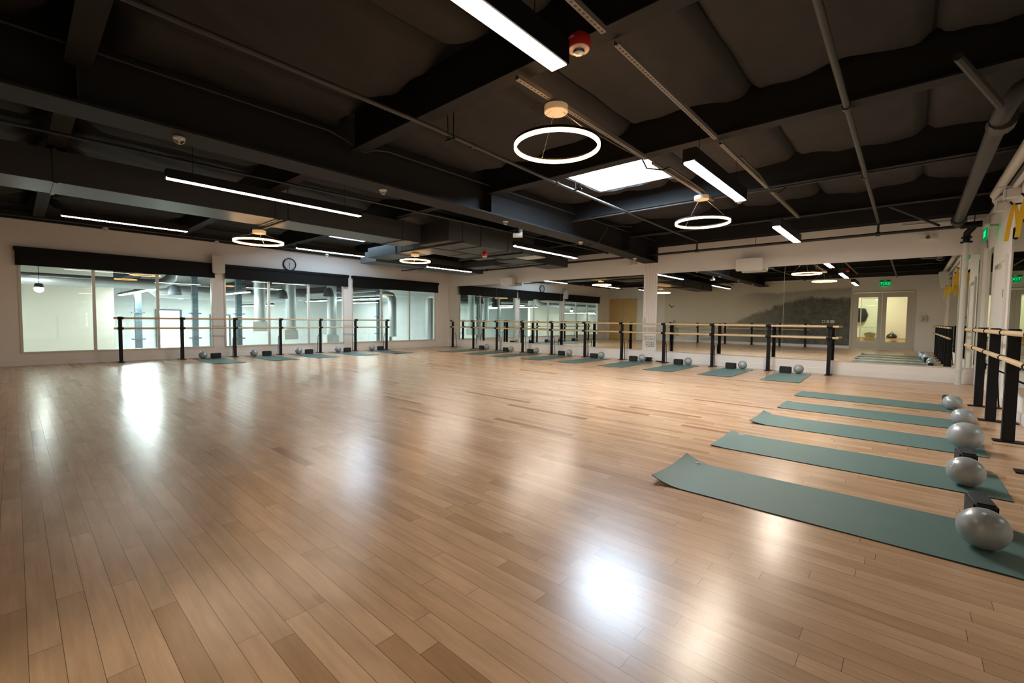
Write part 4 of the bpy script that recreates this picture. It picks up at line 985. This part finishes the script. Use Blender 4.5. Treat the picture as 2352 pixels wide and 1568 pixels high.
# ------------------------------------------------------------ mats, blocks, balls
def yoga_mat(L_, Wd, curl0, curl1, label, group, logo=True):
    """length along local X from -L/2 to L/2; curl0 / curl1 lift the two corners of the -X end"""
    t = thing('exercise_mat', (0,0,0), label, 'mat', group, world=False)
    nx, ny, th = 44, 12, 0.006
    def zz(a, b):
        e = max(0, 1-(a*L_)/0.22)
        c = curl0*(1-b)**1.6 + curl1*b**1.6
        wv = 0.0012*math.sin(a*9+b*3)*(1-e) if 0.08 < a < 0.92 else 0
        return c*e*e + max(0, wv)
    vs = []; fs = []
    for lv in (0, 1):
        for j in range(ny+1):
            for i in range(nx+1):
                a, b = (i/nx)**1.4, j/ny
                vs.append((-L_/2+L_*a, -Wd/2+Wd*b, zz(a, b)+th*lv))
    K = (nx+1)*(ny+1)
    for j in range(ny):
        for i in range(nx):
            q = j*(nx+1)+i
            fs.append((q, q+nx+1, q+nx+2, q+1)); fs.append((K+q, K+q+1, K+q+nx+2, K+q+nx+1))
    for i in range(nx):
        for j in (0, ny):
            q = j*(nx+1)+i; fs.append((q, q+1, K+q+1, K+q))
    for j in range(ny):
        for i in (0, nx):
            q = j*(nx+1)+i; fs.append((q, q+nx+1, K+q+nx+1, K+q))
    o = MB().add(vs, fs).build('mat_sheet', M_MAT, t, smooth=True)
    o.data.materials.append(M_MATEDGE)
    for p in o.data.polygons:
        if abs(p.normal.z) < 0.3: p.material_index = 1
    if logo:
        lx, ly = -L_/2+0.10, Wd/2-0.055
        b = MB(); rn = random.Random(5)
        z0 = zz(0.10/L_, 1-0.055/Wd)+th+0.001
        for k in range(7):
            a = k*2*PI/7+0.3; r = (0.034, 0.02, 0.03, 0.018, 0.036, 0.022, 0.03)[k]; w = 0.35
            pts = [(0.004*math.cos(a-1.2), 0.004*math.sin(a-1.2)), (r*math.cos(a-w*0.4), r*math.sin(a-w*0.4)), (r*1.1*math.cos(a+0.15), r*1.1*math.sin(a+0.15)), (r*0.55*math.cos(a+w), r*0.55*math.sin(a+w))]
            b.add([(lx+x, ly+y*0.8, z0) for x, y in pts]+[(lx+x, ly+y*0.8, z0+0.0008) for x, y in pts], [(3,2,1,0),(4,5,6,7),(0,1,5,4),(1,2,6,5),(2,3,7,6),(3,0,4,7)])
        b.build('printed_logo', M_LOGO, t)
    return t
def block(label, group):
    t = thing('yoga_block', (0,0,0), label, 'yoga block', group, world=False)
    MB().box((-0.115, -0.05, 0), (0.115, 0.05, 0.142)).build('foam_body', M_FOAM, t, bevel=0.014, seg=3, smooth=True)
    return t
def ball(r, label, group):
    t = thing('exercise_ball', (0,0,0), label, 'exercise ball', group, world=False)
    n = 20; prof = []
    for k in range(n+1):
        a = -PI/2+PI*k/n; prof.append((max(0.0005, r*math.cos(a)), r+r*math.sin(a)))
    prof = [(q, max(h, 0.0015)) for q, h in prof]
    MB().lathe(prof, n=36).build('shell', M_BALL, t, smooth=True)
    return t
def on_sphere(r, th, ph): return Vector((r*math.cos(ph)*math.cos(th), r*math.cos(ph)*math.sin(th), r+r*math.sin(ph)))
def valve(t, r, th, ph):
    d = (on_sphere(r, th, ph)-Vector((0,0,r))).normalized()
    p = on_sphere(r, th, ph)
    MB().tube([p-d*0.004, p+d*0.002], 0.0085, 12).build('valve_plug', M_WPRINT, t)
def ball_print(t, r, th, ph):
    """round emblem with a dancer-like squiggle and an underlined scrawl, as printed on the ball"""
    rr = r+0.0004
    def q(u, v): return on_sphere(rr, th+u/(r*math.cos(ph)), ph+v/r) - Vector((0,0,0.0004))
    b = MB()
    b.tube([q(0.019*math.cos(a*PI/10), 0.022+0.019*math.sin(a*PI/10)) for a in range(21)], 0.0012, 5)
    b.tube([q(-0.010, 0.012), q(-0.002, 0.022), q(0.003, 0.034)], 0.0012, 5).tube([q(0.008, 0.012), q(0.0, 0.024), q(-0.009, 0.030)], 0.0012, 5)
    for k, ln in ((0, 0.014), (1, 0.010), (2, 0.010), (3, 0.010), (5, 0.014), (6, 0.010), (7, 0.009), (8, 0.009), (9, 0.010)):
        u = -0.040+0.0088*k
        b.tube([q(u, -0.012), q(u+0.004, -0.012+ln), q(u+0.006, -0.008), q(u+0.002, -0.006)], 0.0011, 5)
    b.tube([q(-0.018, -0.022), q(0.034, -0.022)], 0.0009, 5)
    b.build('printed_emblem', M_WPRINT, t)

# right row: five mats, long side across the room
GR = 'mats along the right wall'
ry = [(3.26, 0.05, 0.06), (4.51, 0.008, 0.02), (5.77, 0.03, 0.045), (7.02, 0.008, 0.012), (8.30, 0.005, 0.008)]
rn_ = ['nearest', 'second nearest', 'third from the viewer, middle one', 'fourth from the viewer', 'farthest']
for k, (y, c0, c1) in enumerate(ry):
    t = yoga_mat(1.84, 0.655, c0, c1, 'green exercise mat on the right, ' + rn_[k] + ' of the five', GR)
    t.location = ((-0.38, -0.385, -0.375, -0.345, -0.365)[k], y, 0); t.rotation_euler = (0, 0, (0.0, 0.01, 0.0, 0.008, -0.005)[k])
    b = block('black foam block beside the ball on the ' + rn_[k] + ' right mat', 'foam blocks on the right mats')
    b.location = ((0.34, 0.365, 0.40, 0.46, 0.43)[k], (3.60, 4.90, 5.98, 7.28, 8.52)[k], 0.007); b.rotation_euler = (0, 0, PI/2 + (0.10, 0.08, 0.0, 0.0, 0.05)[k])
    r = (0.100, 0.100, 0.121, 0.097, 0.097)[k]
    q = ball(r, 'silver exercise ball ' + ('with white valve on the nearest right mat', 'with white printed emblem on the second right mat', 'larger than the others, on the third right mat', 'on the fourth right mat from the viewer', 'on the farthest right mat')[k], 'silver balls on the right mats')
    q.location = ((0.315, 0.33, 0.41, 0.475, 0.455)[k], (3.20, 4.37, 5.66, 6.95, 8.18)[k], 0.006)
    if k == 0: valve(q, r, math.radians(265), math.radians(62))
    if k == 1: ball_print(q, r, math.radians(212), math.radians(16))
    if k == 2: ball_print(q, r, math.radians(240), math.radians(58))
# back row: nine mats, long side towards the viewer
front = [-11.74, -10.44, -9.25, -7.98, -6.78, -5.46, -4.25, -3.02, -1.82]
back = [-11.95, -10.72, -9.39, -8.14, -6.84, -5.53, -4.29, -3.05, -1.89]
bb = [(-11.72, 11.60), (-10.39, 11.47), (-9.31, 11.52), (-8.04, 11.60), (-6.83, 11.50), (-5.555, 11.52), (-4.28, 11.50), (-3.00, 11.53), (-1.85, 11.50)]
bk = [(-11.89, 11.57), (-10.55, 11.45), (-9.48, 11.50), (-8.24, 11.55), (-7.0, 11.47), (-5.735, 11.48), (-4.465, 11.48), (-3.185, 11.46), (-2.04, 11.45)]
side = lambda i: ORD(i) + ' from the left' if i < 5 else ('fourth', 'third', 'second', 'first')[i-5] + ' from the right'
for i in range(9):
    t = yoga_mat(1.92, 0.66, 0.006, 0.004, 'green exercise mat in the back mirror row, ' + side(i), 'mats in the back row', logo=(i in (7, 8)))
    fx, bx = front[i], back[i]
    t.location = ((fx+bx)/2, 10.66, 0); t.rotation_euler = (0, 0, math.atan2(1.9, bx-fx))
    b = block('black foam block on the back row mat, ' + side(i), 'foam blocks in the back row'); b.location = (bk[i][0], bk[i][1]+0.05, 0.007)
    b.rotation_euler = (0, 0, random.uniform(-0.05, 0.05))
    q = ball(0.100, 'silver exercise ball on the back row mat, ' + side(i), 'silver balls in the back row'); q.location = (bb[i][0]+0.05, bb[i][1]+0.07, 0.006)
# left row: five mats, long side across the room, ball and block near the window wall
ly = [3.42, 4.70, 5.85, 7.08, 8.38]
lb = [(-13.80, 3.32), (-13.78, 4.53), (-13.80, 5.77), (-13.80, 7.02), (-13.80, 8.24)]
lk = [(-13.78, 3.53), (-13.76, 4.78), (-13.76, 5.98), (-13.77, 7.23), (-13.84, 8.50)]
for i in range(5):
    t = yoga_mat(1.88, 0.66, 0.004, 0.004 if i < 4 else 0.02, 'green exercise mat in the window row, ' + ORD(i) + ' from the left', 'mats in the window row', logo=False)
    t.location = (-13.02, ly[i], 0); t.rotation_euler = (0, 0, PI + (0.02, 0.03, 0.03, 0.02, -0.03)[i])
    b = block('black foam block on the window row mat, ' + ORD(i) + ' from the left', 'foam blocks in the window row'); b.location = (lk[i][0]+0.06, lk[i][1]+0.03, 0.007); b.rotation_euler = (0, 0, PI/2+random.uniform(-0.06, 0.06))
    q = ball(0.100, 'silver exercise ball on the window row mat, ' + ORD(i) + ' from the left', 'silver balls in the window row'); q.location = (lb[i][0], lb[i][1]-0.03, 0.006)

# ------------------------------------------------------------ room behind the windows (lower floor)
NX0, NX1, NY0, NY1, NZ0, NZ1 = -26.0, XL-0.15, -9.0, 13.4, -1.2, 2.62
struct(MB().box((NX0, NY0, NZ0-0.1), (NX1, NY1, NZ0)).build('floor_next_room', M_NEXTF))
struct(MB().box((NX0, NY0, NZ1), (NX1, NY1, NZ1+0.1)).build('ceiling_next_room', M_BLACKP))
struct(MB().box((NX0-0.1, NY0, NZ0), (NX0, NY1, NZ1)).build('wall_next_room_far', M_NEXTW))
struct(MB().box((NX0, NY1, NZ0), (NX1, NY1+0.1, NZ1)).build('wall_next_room_end', M_NEXTW))
struct(MB().box((NX0, NY0-0.1, NZ0), (NX1, NY0, NZ1)).build('wall_next_room_near', M_NEXTW))
struct(MB().box((NX1, NY0, NZ0), (NX1+0.1, YR-0.13, NZ1)).box((NX1+0.001, YR-0.13, NZ0), (NX1+0.1, YB+1.5, -0.02)).build('wall_next_room_side', M_NEXTW))
struct(MB().box((-18.25, -6.0, NZ0), (-18.05, 2.05, NZ1)).build('wall_next_room_partition', M_NEXTW2))
def next_light(x0, x1, y, z, label, e=None):
    t = thing('hanging_tube_light', ((x0+x1)/2, y, z), label, 'light', 'lights in the room behind the windows')
    MB().box((x0, y-0.07, z+0.025), (x1, y+0.07, z+0.10)).build('housing', M_BLACK, t)
    MB().box((x0+0.02, y-0.05, z), (x1-0.02, y+0.05, z+0.024)).build('tube', e or E_N, t)
    for x in (x0+0.3, x1-0.3): MB().tube([(x, y, z+0.1), (x, y, NZ1)], 0.004, 5).build('suspension_cable', M_BLACK, t)
nl = [(-23.2, -16.9, 2.82, 1.89), (-25.2, -22.6, 5.15, 1.90), (-24.8, -20.9, 5.75, 1.90), (-19.0, -16.0, 5.10, 1.90), (-25.6, -20.9, 7.6, 1.62), (-25.4, -21.6, 9.75, 1.90), (-21.6, -16.0, 9.85, 1.90), (-23.5, -20.0, 12.2, 1.9), (-22.0, -19.5, -3.0, 1.95), (-22.0, -19.5, -6.5, 1.95), (-17.8, -15.4, -4.5, 1.6), (-17.6, -15.2, -1.0, 1.6), (-17.4, -15.2, -7.6, 1.6), (-25, -22, 1.0, 1.9)]  # last three lamps are added to brighten the partition side and mirrored windows
nn = ['through the leftmost window, middle pane', 'far back through the leftmost window, short', 'through the right pane of the leftmost window', 'through the left edge of the middle window', 'long, through the left pane of the middle window', 'far back through the middle pane of the middle window', 'long, across the pilaster left of the corner window', 'far back behind the corner window', 'seen reflected, first behind the far partition', 'seen reflected, deepest behind the far partition', 'seen reflected, nearest the glass', 'added as fill before the beige partition, near the leftmost window', 'added as fill before the beige partition, farthest from the windows', 'added as fill, out of view deep behind the beige partition']
for q, s in zip(nl, nn): next_light(q[0], q[1], q[2], q[3], 'cool white hanging light ' + s, E_N2 if 'leftmost window, middle' in s else None)
def sduct(pts, r, label):
    t = thing('spiral_duct', pts[0], label, 'duct', 'silver ducts behind the windows')
    MB().tube(pts, r, 18).build('duct_body', M_SPIRAL, t, smooth=True)
    for k in range(len(pts)):
        p = Vector(pts[k]); d = (Vector(pts[min(k+1, len(pts)-1)])-Vector(pts[max(k-1, 0)])).normalized()
        if k in (0, len(pts)-1): MB().tube([p-d*0.03, p+d*0.03], r*1.06, 18).build('duct_joint', M_SPIRAL, t)
sduct([(-16.6, -5.0, 2.03), (-16.6, 2.7, 2.03), (-16.62, 3.0, 2.08), (-16.65, 3.2, 2.25), (-16.65, 3.25, NZ1-0.05)], 0.15, 'silver spiral duct along the top of the leftmost window')
sduct([(-20.6, 3.3, NZ1-0.06), (-20.6, 3.35, 2.25), (-20.6, 3.6, 2.02), (-20.6, 8.8, 2.0)], 0.26, 'wide silver duct behind the middle window')
sduct([(-22.3, 11.2, NZ1-0.05), (-22.3, 11.2, 2.3), (-22.1, 11.2, 2.15), (-17.6, 11.2, 2.15), (-17.25, 11.2, 2.10), (-17.15, 11.2, 1.95), (-17.15, 11.2, 0.35)], 0.19, 'silver duct bending down behind the corner window')
for k, (x, y, z0) in enumerate(((-18, 6.1, 0.95), (-18, 7.2, 0.62), (-18, 8.86, 0.42))):
    t = sduct([(x, y, NZ1-0.05), (x, y, z0)], 0.19, 'silver vertical duct dropping behind the ' + ('left', 'middle', 'right')[k] + ' pane of the middle window')
    q = thing('wall_heater', (x, y, z0-0.4), 'grey box at the foot of the ' + ('left', 'middle', 'right')[k] + ' vertical silver duct', 'heater', 'duct boxes behind the windows')
    MB().box((x-0.2, y-0.30, z0-0.36), (x+0.2, y+0.2, z0)).build('case', M_ALU, q, bevel=0.01)
    MB().box((x+0.2, y-0.1, z0-0.3), (x+0.22, y+0.1, z0-0.05)).build('cover_panel', M_ENAMEL, q)
sduct([(-16.2, 12.55, NZ0), (-16.2, 12.55, 2.0)], 0.22, 'wide silver vertical duct at the right edge of the corner window')
def bell_speaker(x, y, z0, z1, label):
    t = thing('pendant_speaker', (x, y, z0), label, 'loudspeaker', 'pendant speakers behind the windows')
    h = z1-z0
    MB().lathe([(0.13, z0), (0.185, z0+0.03*h), (0.19, z0+0.15*h), (0.14, z0+0.8*h), (0.09, z0+0.95*h), (0.03, z1)], (x, y, 0), n=16).build('cabinet', M_GREYD, t, smooth=True)
    MB().tube([(x, y, z1), (x, y, NZ1)], 0.006, 5).build('suspension_cable', M_BLACK, t)
bell_speaker(-18, 3.55, 1.80, 2.13, 'grey bell speaker hanging behind the right pane of the leftmost window')
bell_speaker(-16.9, 6.47, 1.78, 2.10, 'grey bell speaker hanging behind the middle pane of the middle window')
bell_speaker(-16.5, 8.0, 1.91, 2.26, 'grey bell speaker hanging behind the right pane of the middle window')
for k, (x, y) in enumerate(((-20, 2.89), (-20, 4.54), (-19, 5.7), (-21.5, 14.2-1.0))):
    t = thing('steel_column', (x, y, NZ0), ('slate column left of the bright door', 'slate column right of the bright door', 'slate column behind the left pane of the middle window', 'slate column by the end wall')[k], 'column', 'columns behind the windows')
    MB().box((x-0.08, y-0.09, NZ0), (x+0.08, y+0.09, NZ1)).build('shaft', M_COLM, t)
    for z in (1.22, 0.3): MB().box((x-0.11, y-0.18, z-0.02), (x+0.11, y+0.18, z+0.02)).build('collar', M_COLM, t)
t = thing('door', (NX0, 4.86, NZ0), 'bright daylight filled glass door behind the leftmost window', 'door')
MB().box((NX0, 4.36, NZ0), (NX0+0.08, 4.44, 1.42)).box((NX0, 5.28, NZ0), (NX0+0.08, 5.36, 1.42)).box((NX0, 4.44, 1.36), (NX0+0.08, 5.28, 1.42)).build('door_frame', M_COLM, t)
MB().box((NX0, 4.44, NZ0), (NX0+0.03, 5.28, 1.36)).build('pane', E_D, t)
t = thing('door', (NX0, 6.95, NZ0), 'bright daylight filled glass door at the left edge of the middle window', 'door')
MB().box((NX0, 6.5, NZ0), (NX0+0.08, 6.58, 1.22)).box((NX0, 7.32, NZ0), (NX0+0.08, 7.40, 1.22)).box((NX0, 6.58, 1.16), (NX0+0.08, 7.32, 1.22)).build('door_frame', M_COLM, t)
MB().box((NX0, 6.58, NZ0), (NX0+0.03, 7.32, 1.16)).build('pane', E_D, t)
t = thing('pendant_lamp', (-16.0, 0.44, 1.68), 'glowing pendant lamp behind the left pane of the leftmost window', 'lamp')
MB().lathe([(0.05, 1.88), (0.08, 1.86), (0.085, 1.78)], (-16.0, 0.44, 0), n=14).build('lamp_shade', M_BLACK, t, smooth=True)
MB().lathe([(0.02, 1.66), (0.075, 1.69), (0.09, 1.75), (0.06, 1.79)], (-16.0, 0.44, 0), n=12).build('bulb', E_P, t, smooth=True)
MB().tube([(-16.0, 0.44, 1.88), (-16.0, 0.44, NZ1)], 0.006, 5).build('suspension_cable', M_BLACK, t)
for k, (a, b) in enumerate((((-25.9, 2.35, 2.32), (-14.6, 2.6, 2.615)), ((-25.9, 6.5, 2.32), (-14.6, 6.75, 2.615)), ((-25.9, 10.3, 2.36), (-14.6, 10.5, 2.615)))):
    struct(MB().box(a, b).build('roof_beam', M_STEEL), 'black beam in the room behind the windows')
t = thing('wall_pipe', (-20.6, NY1, -0.5), 'slim grey pipe on the end wall behind the corner window', 'pipe')
MB().tube([(-20.6, NY1-0.06, NZ0), (-20.6, NY1-0.06, 1.4)], 0.05, 10).build('pipe_run', M_COLM, t)
